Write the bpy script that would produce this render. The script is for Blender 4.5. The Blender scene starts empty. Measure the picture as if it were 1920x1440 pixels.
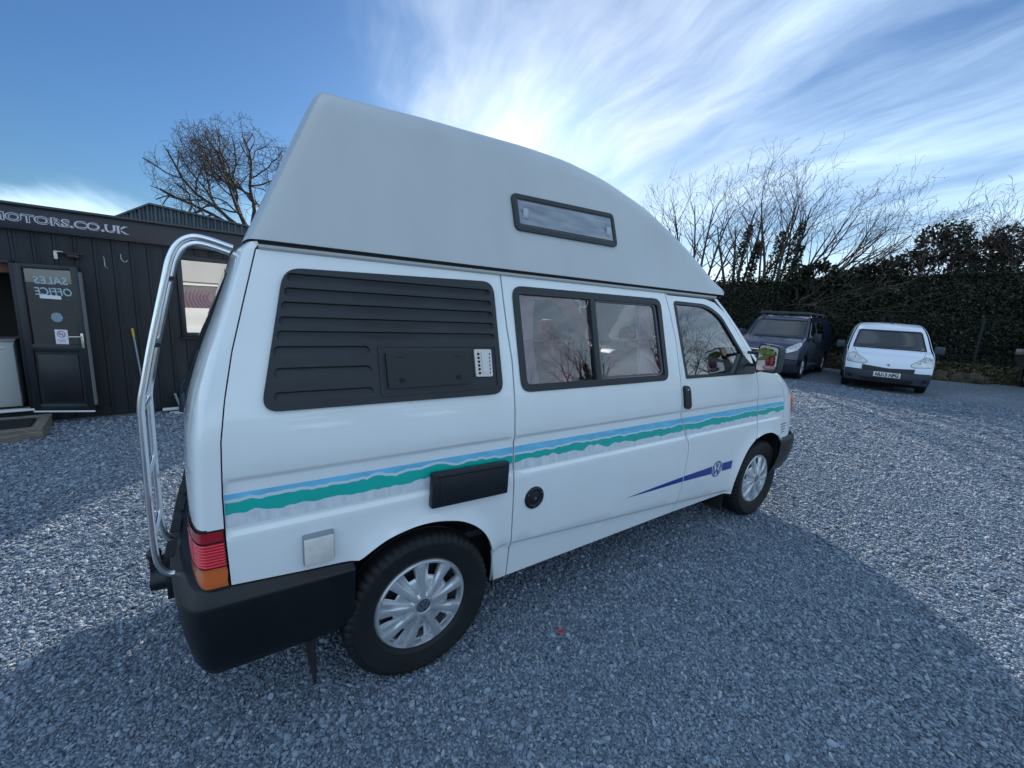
import bpy, bmesh, math, random
import numpy as np
from mathutils import Vector, Matrix, noise
from mathutils.geometry import delaunay_2d_cdt
rnd = random.Random(7)
S = bpy.context.scene
COL = S.collection
R = math.radians

# ------------------------------------------------------------------ camera
cam = bpy.data.cameras.new('camera')
cam.sensor_width = 36; cam.lens = 777.35 / 1920 * 36
cam.clip_start = 0.05; cam.clip_end = 3000
camo = bpy.data.objects.new('camera', cam); COL.objects.link(camo)
_r = Vector((0.827, -0.55937, 0.05627)); _u = Vector((0.05475, 0.17974, 0.98219)); _f = Vector((0.55952, 0.8092, -0.17927))
m = Matrix((_r, _u, -_f)).transposed().to_4x4()
m.translation = Vector((-0.628, -1.46, 1.598))
camo.matrix_world = m
S.camera = camo

# ------------------------------------------------------------------ light
SUN_AZ, SUN_EL = 36.5, 19.0
sdir = Vector((math.sin(R(SUN_AZ)) * math.cos(R(SUN_EL)), math.cos(R(SUN_AZ)) * math.cos(R(SUN_EL)), math.sin(R(SUN_EL))))
sun = bpy.data.lights.new('sun', 'SUN'); sun.energy = 3.6; sun.angle = R(0.6); sun.color = (1.0, 0.93, 0.82)
suno = bpy.data.objects.new('sun', sun); COL.objects.link(suno)
suno.rotation_euler = (-sdir).to_track_quat('-Z', 'Y').to_euler()
S.view_settings.view_transform = 'Standard'; S.view_settings.look = 'None'
S.view_settings.exposure = 1.3; S.view_settings.gamma = 1.0
SKY_STRENGTH = 0.05

w = bpy.data.worlds.new('World'); S.world = w; w.use_nodes = True
nt = w.node_tree; N = nt.nodes; L = nt.links
bg = N['Background']; bg.inputs[1].default_value = SKY_STRENGTH
sky = N.new('ShaderNodeTexSky'); sky.sky_type = 'NISHITA'; sky.sun_disc = False
sky.sun_elevation = R(SUN_EL); sky.sun_rotation = R(SUN_AZ)
sky.air_density = 1.3; sky.dust_density = 0.5; sky.ozone_density = 3.0
geo = N.new('ShaderNodeTexCoord')

def vmath(op, a, b=None, nt=nt):
    n = nt.nodes.new('ShaderNodeVectorMath'); n.operation = op
    for i, x in enumerate((a, b)):
        if x is None: continue
        if hasattr(x, 'node'): nt.links.new(x, n.inputs[i])
        else: n.inputs[i].default_value = x
    return n
def fmath(op, a, b=None, c=None, nt=nt, clamp=False):
    n = nt.nodes.new('ShaderNodeMath'); n.operation = op; n.use_clamp = clamp
    for i, x in enumerate((a, b, c)):
        if x is None: continue
        if hasattr(x, 'node'): nt.links.new(x, n.inputs[i])
        else: n.inputs[i].default_value = x
    return n.outputs[0]
D = geo.outputs['Generated']
def blob(v, half, soft):     # 1 inside a cone round a direction, fading out
    d = vmath('DOT_PRODUCT', D, Vector(v).normalized()).outputs['Value']
    mr = N.new('ShaderNodeMapRange'); mr.interpolation_type = 'SMOOTHSTEP'
    L.new(d, mr.inputs[0]); mr.inputs[1].default_value = math.cos(R(half + soft)); mr.inputs[2].default_value = math.cos(R(max(half - soft, 0)))
    return mr.outputs[0]
def adir(az, el): return (math.sin(R(az)) * math.cos(R(el)), math.cos(R(az)) * math.cos(R(el)), math.sin(R(el)))
# high cloud sheet: direction projected on a plane overhead
sep = N.new('ShaderNodeSeparateXYZ'); L.new(D, sep.inputs[0])
zz = fmath('ADD', fmath('MAXIMUM', sep.outputs[2], 0.0), 0.22)
px = fmath('DIVIDE', sep.outputs[0], zz); py = fmath('DIVIDE', sep.outputs[1], zz)
cb = N.new('ShaderNodeCombineXYZ'); L.new(px, cb.inputs[0]); L.new(py, cb.inputs[1])
def cloudnoise(sx, sy, scale, detail, dist, off=(0, 0, 0), rough=.55, src=None):
    mp = N.new('ShaderNodeMapping'); mp.vector_type = 'POINT'
    mp.inputs['Scale'].default_value = (sx, sy, 1); mp.inputs['Location'].default_value = off
    L.new(src or cb.outputs[0], mp.inputs[0])
    n = N.new('ShaderNodeTexNoise'); L.new(mp.outputs[0], n.inputs['Vector'])
    n.inputs['Scale'].default_value = scale; n.inputs['Detail'].default_value = detail; n.inputs['Distortion'].default_value = dist; n.inputs['Roughness'].default_value = rough
    return n
# the wind draws the sheet out along one bearing: turn the plane to that bearing first
tr_ = N.new('ShaderNodeMapping'); tr_.inputs['Rotation'].default_value = (0, 0, R(13)); L.new(cb.outputs[0], tr_.inputs[0])
warp = cloudnoise(.8, .8, 1.1, 4, 0, (5.2, 1.1, 0), src=tr_.outputs[0])
wv = vmath('SUBTRACT', warp.outputs['Color'], (.5, .5, .5)); ws_ = vmath('SCALE', wv.outputs[0]); ws_.inputs['Scale'].default_value = .38
wp = vmath('ADD', tr_.outputs[0], ws_.outputs[0])
n1 = cloudnoise(1.7, .5, 1.1, 8, .15, (0.4, 1.3, 0), .55, wp.outputs[0]).outputs[0]
n2 = cloudnoise(4.0, .8, 2.0, 9, .3, (3.1, 0.2, 0), .60, wp.outputs[0]).outputs[0]
nn = fmath('ADD', fmath('MULTIPLY', n1, 0.76), fmath('MULTIPLY', n2, 0.32))
wu = N.new('ShaderNodeVectorMath'); wu.operation = 'SCALE'; L.new(wv.outputs[0], wu.inputs[0]); wu.inputs['Scale'].default_value = 1.5
pu = vmath('ADD', cb.outputs[0], wu.outputs[0])
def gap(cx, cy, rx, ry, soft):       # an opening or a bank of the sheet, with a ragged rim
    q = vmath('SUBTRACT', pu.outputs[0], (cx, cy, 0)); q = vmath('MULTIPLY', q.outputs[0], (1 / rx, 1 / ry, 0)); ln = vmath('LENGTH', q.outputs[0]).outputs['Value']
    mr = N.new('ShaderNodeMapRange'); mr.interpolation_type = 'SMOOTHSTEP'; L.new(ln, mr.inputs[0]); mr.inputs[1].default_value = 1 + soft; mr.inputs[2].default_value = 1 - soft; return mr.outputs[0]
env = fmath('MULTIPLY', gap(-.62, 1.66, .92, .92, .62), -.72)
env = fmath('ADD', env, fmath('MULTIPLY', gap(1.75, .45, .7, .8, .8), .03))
env = fmath('ADD', env, fmath('MULTIPLY', gap(1.2, 1.1, 1.5, 1.5, .6), -.185))  # cover shaped: thinned in view, left thick and bright elsewhere to light the van
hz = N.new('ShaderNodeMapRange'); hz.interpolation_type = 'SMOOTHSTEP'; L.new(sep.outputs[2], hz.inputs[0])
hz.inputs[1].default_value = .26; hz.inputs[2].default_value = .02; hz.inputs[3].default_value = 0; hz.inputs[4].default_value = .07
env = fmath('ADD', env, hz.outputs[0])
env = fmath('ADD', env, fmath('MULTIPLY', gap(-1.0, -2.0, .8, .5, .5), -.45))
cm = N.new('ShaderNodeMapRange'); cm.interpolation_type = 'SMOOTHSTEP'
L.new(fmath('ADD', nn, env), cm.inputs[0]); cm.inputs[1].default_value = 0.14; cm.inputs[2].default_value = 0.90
# forward scattering round the sun
sd = vmath('DOT_PRODUCT', D, sdir).outputs['Value']
g1 = fmath('POWER', fmath('MAXIMUM', sd, 0), 140); g2 = fmath('POWER', fmath('MAXIMUM', sd, 0), 14)
glow = fmath('ADD', fmath('MULTIPLY', g1, 9.0), fmath('MULTIPLY', g2, 2.1))
cl = fmath('ADD', fmath('MULTIPLY', glow, 0.40), 15.8)
ccol = N.new('ShaderNodeMix'); ccol.data_type = 'RGBA'
L.new(fmath('MULTIPLY', g2, 1.3, clamp=True), ccol.inputs[0]); ccol.inputs[6].default_value = (0.70, 0.90, 1.08, 1); ccol.inputs[7].default_value = (0.98, 0.96, 0.92, 1)
cloud = vmath('SCALE', ccol.outputs[2]); L.new(cl, cloud.inputs['Scale'])
tint = vmath('MULTIPLY', sky.outputs[0], (0.39, 0.60, 0.89))
mix = N.new('ShaderNodeMix'); mix.data_type = 'RGBA'
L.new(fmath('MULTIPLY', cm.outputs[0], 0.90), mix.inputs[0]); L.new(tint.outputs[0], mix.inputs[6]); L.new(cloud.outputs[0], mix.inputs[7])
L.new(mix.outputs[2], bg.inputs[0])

# ------------------------------------------------------------------ materials
MATS = {}
def mat(name, col=(.5, .5, .5), rough=.5, metal=0, coat=0, spec=.5, var=0, vscale=8, bump=0, bscale=60, trans=0, ior=1.45, rvar=0, coord='Object', col2=None, aniso=None):
    if name in MATS: return MATS[name]
    M = bpy.data.materials.new(name); M.use_nodes = True; MATS[name] = M
    t = M.node_tree; b = t.nodes['Principled BSDF']
    b.inputs['Base Color'].default_value = (*col, 1); b.inputs['Roughness'].default_value = rough; b.inputs['Metallic'].default_value = metal
    b.inputs['Coat Weight'].default_value = coat; b.inputs['Coat Roughness'].default_value = 0.03
    b.inputs['Specular IOR Level'].default_value = spec; b.inputs['IOR'].default_value = ior; b.inputs['Transmission Weight'].default_value = trans
    M.diffuse_color = (*col, 1)
    if var or bump or rvar or col2:
        tc = t.nodes.new('ShaderNodeTexCoord')
        src = tc.outputs[coord]
        if aniso:
            mp = t.nodes.new('ShaderNodeMapping'); mp.inputs['Scale'].default_value = aniso; t.links.new(src, mp.inputs[0]); src = mp.outputs[0]
        n = t.nodes.new('ShaderNodeTexNoise'); n.inputs['Scale'].default_value = vscale; n.inputs['Detail'].default_value = 6
        t.links.new(src, n.inputs['Vector'])
        if var or col2:
            mx = t.nodes.new('ShaderNodeMix'); mx.data_type = 'RGBA'
            cr = t.nodes.new('ShaderNodeMapRange'); cr.inputs[1].default_value = .32; cr.inputs[2].default_value = .68
            t.links.new(n.outputs[0], cr.inputs[0]); t.links.new(cr.outputs[0], mx.inputs[0])
            c2 = col2 or tuple(min(1, c * (1 + var)) for c in col); c1 = col if col2 else tuple(c * (1 - var) for c in col)
            mx.inputs[6].default_value = (*c1, 1); mx.inputs[7].default_value = (*c2, 1)
            t.links.new(mx.outputs[2], b.inputs['Base Color'])
        if rvar:
            rr = t.nodes.new('ShaderNodeMapRange'); rr.inputs[1].default_value = .3; rr.inputs[2].default_value = .7
            rr.inputs[3].default_value = max(0, rough - rvar); rr.inputs[4].default_value = min(1, rough + rvar)
            t.links.new(n.outputs[0], rr.inputs[0]); t.links.new(rr.outputs[0], b.inputs['Roughness'])
        if bump:
            n2 = t.nodes.new('ShaderNodeTexNoise'); n2.inputs['Scale'].default_value = bscale; n2.inputs['Detail'].default_value = 5
            t.links.new(src, n2.inputs['Vector'])
            bp = t.nodes.new('ShaderNodeBump'); bp.inputs['Strength'].default_value = bump; bp.inputs['Distance'].default_value = .01
            t.links.new(n2.outputs[0], bp.inputs['Height']); t.links.new(bp.outputs[0], b.inputs['Normal'])
    return M

def glass(name, tint=(.75, .8, .8), refl=1.0, rough=0.0):
    if name in MATS: return MATS[name]
    M = bpy.data.materials.new(name); M.use_nodes = True; MATS[name] = M
    t = M.node_tree; t.nodes.remove(t.nodes['Principled BSDF']); out = t.nodes['Material Output']
    tr = t.nodes.new('ShaderNodeBsdfTransparent'); tr.inputs[0].default_value = (*tint, 1)
    gl = t.nodes.new('ShaderNodeBsdfGlossy'); gl.inputs['Roughness'].default_value = rough
    fr = t.nodes.new('ShaderNodeFresnel'); fr.inputs[0].default_value = 1.5
    k = t.nodes.new('ShaderNodeMath'); k.operation = 'MULTIPLY_ADD'; k.inputs[1].default_value = 1.8 * refl; k.inputs[2].default_value = 0.02; k.use_clamp = True
    mx = t.nodes.new('ShaderNodeMixShader')
    t.links.new(fr.outputs[0], k.inputs[0]); t.links.new(k.outputs[0], mx.inputs[0]); t.links.new(tr.outputs[0], mx.inputs[1]); t.links.new(gl.outputs[0], mx.inputs[2]); t.links.new(mx.outputs[0], out.inputs[0])
    M.diffuse_color = (*tint, 1)
    return M

paint = mat('white_paint', (.78, .83, .86), .40, coat=1.0, var=.02, vscale=3)
grp = mat('grp_roof', (.47, .50, .52), .42, coat=.3, var=.055, vscale=3.5, bump=.05, bscale=14, rvar=.08, aniso=(1, 1, .35))
black_pl = mat('black_plastic', (.022, .027, .034), .48, var=.25, vscale=6, bump=.10, bscale=420, rvar=.08)
bumper_pl = mat('bumper_plastic', (.005, .0065, .009), .42, var=.25, vscale=4, bump=.06, bscale=350, rvar=.10)
rubber = mat('rubber', (.013, .014, .016), .75, bump=.1, bscale=150)
tyre_m = mat('tyre_rubber', (.007, .008, .010), .68, var=.3, vscale=9, bump=.12, bscale=90)
chrome = mat('polished_steel', (.80, .82, .84), .20, metal=1, rvar=.07, vscale=12)
silver = mat('silver_trim', (.56, .60, .64), .30, metal=.6, var=.06, vscale=20, rvar=.05)
dark = mat('dark_interior', (.012, .013, .015), .85)
underseal = mat('underbody', (.012, .012, .013), .9, var=.3, vscale=14, bump=.2, bscale=30)
side_glass = glass('side_glass', (.84, .85, .90), 1.5)
dark_glass = glass('dark_glass', (.09, .16, .21), 1.4)

# ------------------------------------------------------------------ object helpers
def link(o, parent=None):
    COL.objects.link(o)
    if parent is not None: o.parent = parent
    return o
def thing(name, label, cat, loc=(0, 0, 0), rotz=0, group=None):
    o = bpy.data.objects.new(name, None); link(o); o.empty_display_size = .2
    o.location = loc; o.rotation_euler = (0, 0, rotz); o['label'] = label; o['category'] = cat
    if group: o['group'] = group
    return o
def mesh(name, verts, faces, m, parent=None, smooth=False, loc=None, mats=None, fm=None, angle=None):
    me = bpy.data.meshes.new(name); me.from_pydata([tuple(v) for v in verts], [], faces)
    for mm in (mats or [m]): me.materials.append(mm)
    if fm is not None: me.polygons.foreach_set('material_index', fm)
    if smooth: me.polygons.foreach_set('use_smooth', [True] * len(faces))
    if angle is not None:
        me.set_sharp_from_angle(angle=R(angle))
    me.update()
    o = bpy.data.objects.new(name, me); link(o, parent)
    if loc is not None: o.location = loc
    return o
def struct(o, kind='structure'):
    o['kind'] = kind; return o
def tag(o, label, cat, group=None):
    o['label'] = label; o['category'] = cat
    if group: o['group'] = group
    return o

class G:
    """collects shapes for one mesh"""
    def __init__(s): s.v = []; s.f = []; s.m = []; s.T = Matrix()
    def add(s, vs, fs, mi=0):
        b = len(s.v); s.v += [s.T @ Vector(x) for x in vs]; s.f += [tuple(b + i for i in f) for f in fs]; s.m += [mi] * len(fs); return s
    def box(s, c, d, rot=None, mi=0, bev=0):
        hx, hy, hz = d[0] / 2, d[1] / 2, d[2] / 2
        M = (rot.to_matrix() if rot is not None else Matrix.Identity(3))
        if bev <= 0:
            vs = [Vector((x * hx, y * hy, z * hz)) for x in (-1, 1) for y in (-1, 1) for z in (-1, 1)]
            fs = [(0, 1, 3, 2), (4, 6, 7, 5), (0, 4, 5, 1), (2, 3, 7, 6), (0, 2, 6, 4), (1, 5, 7, 3)]
        else:
            bm = bmesh.new(); bmesh.ops.create_cube(bm, size=1)
            for v in bm.verts: v.co = Vector((v.co.x * d[0], v.co.y * d[1], v.co.z * d[2]))
            bmesh.ops.bevel(bm, geom=bm.edges[:], offset=bev, segments=2, profile=.5, affect='EDGES')
            bm.verts.ensure_lookup_table(); bm.verts.index_update()
            vs = [v.co.copy() for v in bm.verts]; fs = [tuple(v.index for v in f.verts) for f in bm.faces]; bm.free()
        return s.add([M @ v + Vector(c) for v in vs], fs, mi)
    def tube(s, pts, r, n=8, mi=0, caps=True):
        pts = [Vector(p) for p in pts]; k = len(pts)
        rs = r if isinstance(r, (list, tuple)) else [r] * k
        ring = []; prev = None; vs = []
        for i, p in enumerate(pts):
            t = (pts[min(i + 1, k - 1)] - pts[max(i - 1, 0)]).normalized()
            if prev is None:
                a = t.orthogonal().normalized()
            else:
                a = (prev - t * prev.dot(t))
                a = a.normalized() if a.length > 1e-6 else t.orthogonal().normalized()
            prev = a; b = t.cross(a)
            for j in range(n):
                an = 2 * math.pi * j / n
                vs.append(p + (a * math.cos(an) + b * math.sin(an)) * rs[i])
        fs = [(i * n + j, i * n + (j + 1) % n, (i + 1) * n + (j + 1) % n, (i + 1) * n + j) for i in range(k - 1) for j in range(n)]
        if caps: fs += [tuple(range(n - 1, -1, -1)), tuple((k - 1) * n + j for j in range(n))]
        return s.add(vs, fs, mi)
    def lathe(s, prof, n=48, mi=0, axis='Y', c=(0, 0, 0), closed=False):   # prof: (radius, axial)
        vs = []; c = Vector(c)
        for (r, a) in prof:
            for j in range(n):
                an = 2 * math.pi * j / n; x, z = r * math.cos(an), r * math.sin(an)
                vs.append(c + (Vector((x, a, z)) if axis == 'Y' else Vector((x, z, a)) if axis == 'Z' else Vector((a, x, z))))
        k = len(prof); fs = []
        for i in range(k - (0 if closed else 1)):
            for j in range(n):
                i2 = (i + 1) % k
                fs.append((i * n + j, i * n + (j + 1) % n, i2 * n + (j + 1) % n, i2 * n + j))
        return s.add(vs, fs, mi)
    def prism(s, poly, d0, d1, plane='XZ', mi=0):    # poly 2D extruded along the third axis
        def P(a, b, d): return (a, d, b) if plane == 'XZ' else (a, b, d) if plane == 'XY' else (d, a, b)
        n = len(poly)
        vs = [P(a, b, d0) for a, b in poly] + [P(a, b, d1) for a, b in poly]
        fs = [tuple(range(n)), tuple(range(2 * n - 1, n - 1, -1))] + [(i, i + n, (i + 1) % n + n, (i + 1) % n) for i in range(n)]
        return s.add(vs, fs, mi)
    def build(s, name, m, parent=None, smooth=False, angle=None, mats=None, loc=None):
        o = mesh(name, s.v, s.f, m, parent, smooth, loc, mats, s.m if mats else None, None)
        bm = bmesh.new(); bm.from_mesh(o.data); bmesh.ops.recalc_face_normals(bm, faces=bm.faces[:]); bm.to_mesh(o.data); bm.free()
        if angle is not None:
            o.data.polygons.foreach_set('use_smooth', [True] * len(o.data.polygons)); o.data.set_sharp_from_angle(angle=R(angle))
        return o

def rounded(poly, r, seg=5):
    """round the corners of a polygon; r number or list"""
    n = len(poly); out = []
    for i in range(n):
        p0, p1, p2 = Vector(poly[i - 1]), Vector(poly[i]), Vector(poly[(i + 1) % n])
        rr = r[i] if isinstance(r, (list, tuple)) else r
        a = (p0 - p1); b = (p2 - p1); la, lb = a.length, b.length
        if rr <= 0 or la < 1e-6 or lb < 1e-6: out.append(tuple(p1)); continue
        a /= la; b /= lb; k = min(rr, la * .49, lb * .49)
        A = p1 + a * k; B = p1 + b * k
        for j in range(seg + 1):
            t = j / seg; q = A * (1 - t) ** 2 + p1 * 2 * t * (1 - t) + B * t * t
            out.append((q.x, q.y))
    return out
def densify(poly, step):
    out = []
    for i in range(len(poly)):
        a, b = Vector(poly[i]), Vector(poly[(i + 1) % len(poly)]); k = max(1, int((b - a).length / step + .5))
        for j in range(k): q = a.lerp(b, j / k); out.append((q.x, q.y))
    return out
def inside(poly, pts):
    P = np.asarray(poly); x, y = pts[:, 0], pts[:, 1]; c = np.zeros(len(pts), bool); j = len(P) - 1
    for i in range(len(P)):
        xi, yi = P[i]; xj, yj = P[j]
        cond = (yi > y) != (yj > y)
        with np.errstate(divide='ignore', invalid='ignore'):
            xs = (xj - xi) * (y - yi) / (yj - yi + 1e-15) + xi
        c ^= cond & (x < xs); j = i
    return c
def offpoly(poly, d):
    """shrink (d>0) a polygon by moving vertices along averaged normals"""
    n = len(poly); P = [Vector(p) for p in poly]
    area = sum(P[i].x * P[(i + 1) % n].y - P[(i + 1) % n].x * P[i].y for i in range(n)) / 2
    s = 1 if area > 0 else -1; out = []
    for i in range(n):
        e1 = (P[i] - P[i - 1]).normalized(); e2 = (P[(i + 1) % n] - P[i]).normalized()
        n1 = Vector((-e1.y, e1.x)); n2 = Vector((-e2.y, e2.x)); b = (n1 + n2)
        if b.length < 1e-6: b = n1
        b.normalize(); k = max(.4, b.dot(n1)); out.append(tuple(P[i] + b * (s * d / k)))
    return out
def skin2d(outline, holes, step, rows=(), bstep=None, extra=()):
    bs = bstep or step
    loops = [densify(outline, bs)] + [densify(h, bs) for h in holes]
    P = np.array(loops[0]); x0, y0 = P.min(0); x1, y1 = P.max(0)
    xs = np.arange(x0 + step / 2, x1, step); ys = list(np.arange(y0 + step / 2, y1, step))
    ys = [q for q in ys if all(abs(q - r_) > step * .25 for r_ in rows)] + [r_ for r_ in rows if y0 < r_ < y1]
    gx, gy = np.meshgrid(xs, sorted(ys)); pts = np.stack([gx.ravel(), gy.ravel()], 1)
    if len(extra):
        E_ = np.array(extra); far = ((pts[:, None, :] - E_[None]) ** 2).sum(-1).min(1) > (step * .3) ** 2; pts = np.concatenate([pts[far], E_])
    ok = inside(loops[0], pts)
    for h in loops[1:]: ok &= ~inside(h, pts)
    allb = np.concatenate([np.array(l) for l in loops]); pts = pts[ok]
    if len(pts):
        keep = np.ones(len(pts), bool)
        for c in range(0, len(pts), 2000):
            d = ((pts[c:c + 2000, None, :] - allb[None]) ** 2).sum(-1).min(1); keep[c:c + 2000] = d > (bs * .45) ** 2
        pts = pts[keep]
    vs = [Vector(p) for l in loops for p in l]; edges = []; b = 0; ring = []
    for l in loops:
        n = len(l); edges += [(b + i, b + (i + 1) % n) for i in range(n)]; ring.append(list(range(b, b + n))); b += n
    vs += [Vector((p[0], p[1])) for p in pts]
    ov, oe, of, ovi, _, _ = delaunay_2d_cdt(vs, edges, [], 0, 1e-7)
    V = np.array([(v.x, v.y) for v in ov]); F = np.array([tuple(f) for f in of])
    cen = V[F].mean(1); ok = inside(loops[0], cen)
    for h in loops[1:]: ok &= ~inside(h, cen)
    F = F[ok]
    # orientation: counter-clockwise
    a = V[F[:, 1]] - V[F[:, 0]]; c = V[F[:, 2]] - V[F[:, 0]]; cr = a[:, 0] * c[:, 1] - a[:, 1] * c[:, 0]
    F[cr < 0] = F[cr < 0][:, ::-1]; F = F[np.abs(cr) > 1e-10]
    inv = {}
    for i, o_ in enumerate(ovi):
        for q in o_: inv[q] = i
    rings = [[inv[i] for i in r_ if i in inv] for r_ in ring]
    return V, F, rings
def panel(name, outline, surf, m, parent, holes=(), step=.06, thick=.014, rows=(), bstep=None, lift=0.0, extra=()):
    """sheet metal or moulding following surf(a,b)->(point, outward normal); boundary edges turned inwards by thick"""
    V, F, rings = skin2d(outline, list(holes), step, rows, bstep, extra)
    pts = []; nrm = []
    for a, b in V:
        p, n = surf(a, b); pts.append(Vector(p) + Vector(n) * lift); nrm.append(Vector(n))
    # triangle orientation against normal
    f0 = F[len(F) // 2]; tn = (pts[f0[1]] - pts[f0[0]]).cross(pts[f0[2]] - pts[f0[0]])
    if tn.dot(nrm[f0[0]]) < 0: F = F[:, ::-1]
    faces = [tuple(int(i) for i in f) for f in F]; nf = len(faces); vs = list(pts)
    for r_ in rings:
        k = len(r_); b0 = len(vs)
        vs += [pts[i] for i in r_] + [pts[i] - nrm[i] * thick for i in r_]
        for i in range(k): j = (i + 1) % k; faces.append((b0 + i, b0 + j, b0 + k + j, b0 + k + i))
    o = mesh(name, vs, faces, m, parent, smooth=True)
    sm = [True] * nf + [False] * (len(faces) - nf); o.data.polygons.foreach_set('use_smooth', sm)
    return o
def text_mesh(name, txt, size, m, parent, M, extrude=.002, offset=0, mirror=False, align='LEFT', space=1.0, shear=0, sx=1.0):
    cu = bpy.data.curves.new(name, 'FONT'); cu.body = txt; cu.size = size; cu.extrude = extrude; cu.offset = offset; cu.align_x = align; cu.space_character = space; cu.shear = shear
    cu.resolution_u = 3
    o = bpy.data.objects.new(name, cu); COL.objects.link(o)
    dg = bpy.context.evaluated_depsgraph_get(); me = bpy.data.meshes.new_from_object(o.evaluated_get(dg))
    bpy.data.objects.remove(o); bpy.data.curves.remove(cu)
    sc = Matrix.Diagonal((-sx if mirror else sx, 1, 1, 1)); me.transform(M @ sc)
    me.materials.clear(); me.materials.append(m)
    return link(bpy.data.objects.new(name, me), parent)
def copy_tree(o, parent=None):
    c = o.copy(); COL.objects.link(c)
    if parent is not None: c.parent = parent
    for ch in list(o.children): copy_tree(ch, c)
    return c
def interp(x, xs, ys): return float(np.interp(x, xs, ys))

# ------------------------------------------------------------------ ground
def gravel_mat(name, scale, dist, cells):
    M = bpy.data.materials.new(name); M.use_nodes = True; t = M.node_tree; b = t.nodes['Principled BSDF']; Lk = t.links.new
    tc = t.nodes.new('ShaderNodeTexCoord')
    vo = t.nodes.new('ShaderNodeTexVoronoi'); vo.inputs['Scale'].default_value = scale; vo.inputs['Randomness'].default_value = 1
    Lk(tc.outputs['Object'], vo.inputs['Vector'])
    vo2 = t.nodes.new('ShaderNodeTexVoronoi'); vo2.inputs['Scale'].default_value = scale * .42; Lk(tc.outputs['Object'], vo2.inputs['Vector'])
    sp = t.nodes.new('ShaderNodeSeparateColor'); Lk(vo.outputs['Color'], sp.inputs[0])
    sp2 = t.nodes.new('ShaderNodeSeparateColor'); Lk(vo2.outputs['Color'], sp2.inputs[0])
    r = t.nodes.new('ShaderNodeValToRGB'); e = r.color_ramp.elements
    e[0].position = 0; e[0].color = (.055, .072, .098, 1); e[1].position = 1; e[1].color = (.44, .46, .48, 1)
    x = e.new(.55); x.color = (.125, .16, .21, 1); x = e.new(.88); x.color = (.21, .26, .32, 1)
    Lk(sp.outputs[0], r.inputs[0])
    n = t.nodes.new('ShaderNodeTexNoise'); n.inputs['Scale'].default_value = .55; n.inputs['Detail'].default_value = 7; n.inputs['Roughness'].default_value = .6; Lk(tc.outputs['Object'], n.inputs['Vector'])
    mr = t.nodes.new('ShaderNodeMapRange'); mr.inputs[1].default_value = .3; mr.inputs[2].default_value = .7; mr.inputs[3].default_value = .72; mr.inputs[4].default_value = 1.25
    Lk(n.outputs[0], mr.inputs[0])
    vm = t.nodes.new('ShaderNodeVectorMath'); vm.operation = 'SCALE'; Lk(r.outputs[0], vm.inputs[0]); Lk(mr.outputs[0], vm.inputs['Scale'])
    Lk(vm.outputs[0], b.inputs['Base Color'])
    b.inputs['Roughness'].default_value = .55
    rr = t.nodes.new('ShaderNodeMapRange'); rr.inputs[3].default_value = .55; rr.inputs[4].default_value = .95; Lk(sp.outputs[1], rr.inputs[0]); Lk(rr.outputs[0], b.inputs['Roughness'])
    # tilt of every chip: height = distance-to-centre + plane tilt
    h = fmath('MULTIPLY', vo.outputs['Distance'], -1.0, nt=t)
    h2 = fmath('ADD', h, fmath('MULTIPLY', sp.outputs[2], .9, nt=t), nt=t)
    h3 = fmath('ADD', h2, fmath('MULTIPLY', sp2.outputs[0], .5, nt=t), nt=t)
    bp = t.nodes.new('ShaderNodeBump'); bp.inputs['Strength'].default_value = 1.0; bp.inputs['Distance'].default_value = dist
    Lk(h3, bp.inputs['Height']); Lk(bp.outputs[0], b.inputs['Normal'])
    return M
gm = gravel_mat('gravel_ground', 55, .010, 1)
bm = bmesh.new()
bmesh.ops.create_grid(bm, x_segments=8, y_segments=8, size=700)
me = bpy.data.meshes.new('ground'); bm.to_mesh(me); bm.free(); me.materials.append(gm)
ground = link(bpy.data.objects.new('ground', me)); ground['kind'] = 'structure'

# loose chips lying on the yard, thickest where the camera stands
def chips():
    g = np.random.default_rng(3); C = np.array([-.63, -1.46]); out = []
    F = np.array([_f.x, _f.y]); F /= np.linalg.norm(F); Rv = np.array([F[1], -F[0]])
    def ring(r0, r1, dens, s0, s1):
        A = math.pi * (r1 ** 2 - r0 ** 2) * 130 / 360; n = int(A * dens)
        rad = np.sqrt(g.uniform(r0 ** 2, r1 ** 2, n)); an = np.radians(g.uniform(-65, 65, n))
        P = C + F * (rad * np.cos(an))[:, None] + Rv * (rad * np.sin(an))[:, None]
        s = g.lognormal(math.log((s0 + s1) / 2), .40, n).clip(s0 * .5, s1 * 2.8)
        out.append(np.column_stack([P, s]))
    ring(.25, 2.2, 23000, .0034, .0050); ring(2.2, 3.6, 13500, .0040, .0056); ring(3.6, 6, 6500, .0050, .0068); ring(6, 8, 2000, .0070, .0094); ring(8, 10, 1300, .0080, .0104); ring(10, 12, 700, .009, .0115); ring(12, 14.5, 300, .010, .012)
    P = np.concatenate(out)
    P = P[P[:, 1] < 5.35 + .13 * (P[:, 0] + 1.8)]
    return P
P = chips(); n = len(P)
me = bpy.data.meshes.new('gravel_chips'); me.vertices.add(n)
g_ = np.random.default_rng(5)
s = P[:, 2]
co = np.column_stack([P[:, 0], P[:, 1], s * g_.uniform(.05, .75, n)]); me.vertices.foreach_set('co', co.ravel())
a = me.attributes.new('rot', 'FLOAT_VECTOR', 'POINT'); a.data.foreach_set('vector', np.column_stack([g_.normal(0, .5, n), g_.normal(0, .5, n), g_.uniform(0, 6.28, n)]).ravel())
a = me.attributes.new('siz', 'FLOAT_VECTOR', 'POINT'); a.data.foreach_set('vector', (s[:, None] * np.column_stack([g_.uniform(.9, 1.8, n), g_.uniform(.65, 1.2, n), g_.uniform(.35, .8, n)])).ravel())
chip_m = bpy.data.materials.new('slate_chip'); chip_m.use_nodes = True
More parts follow.
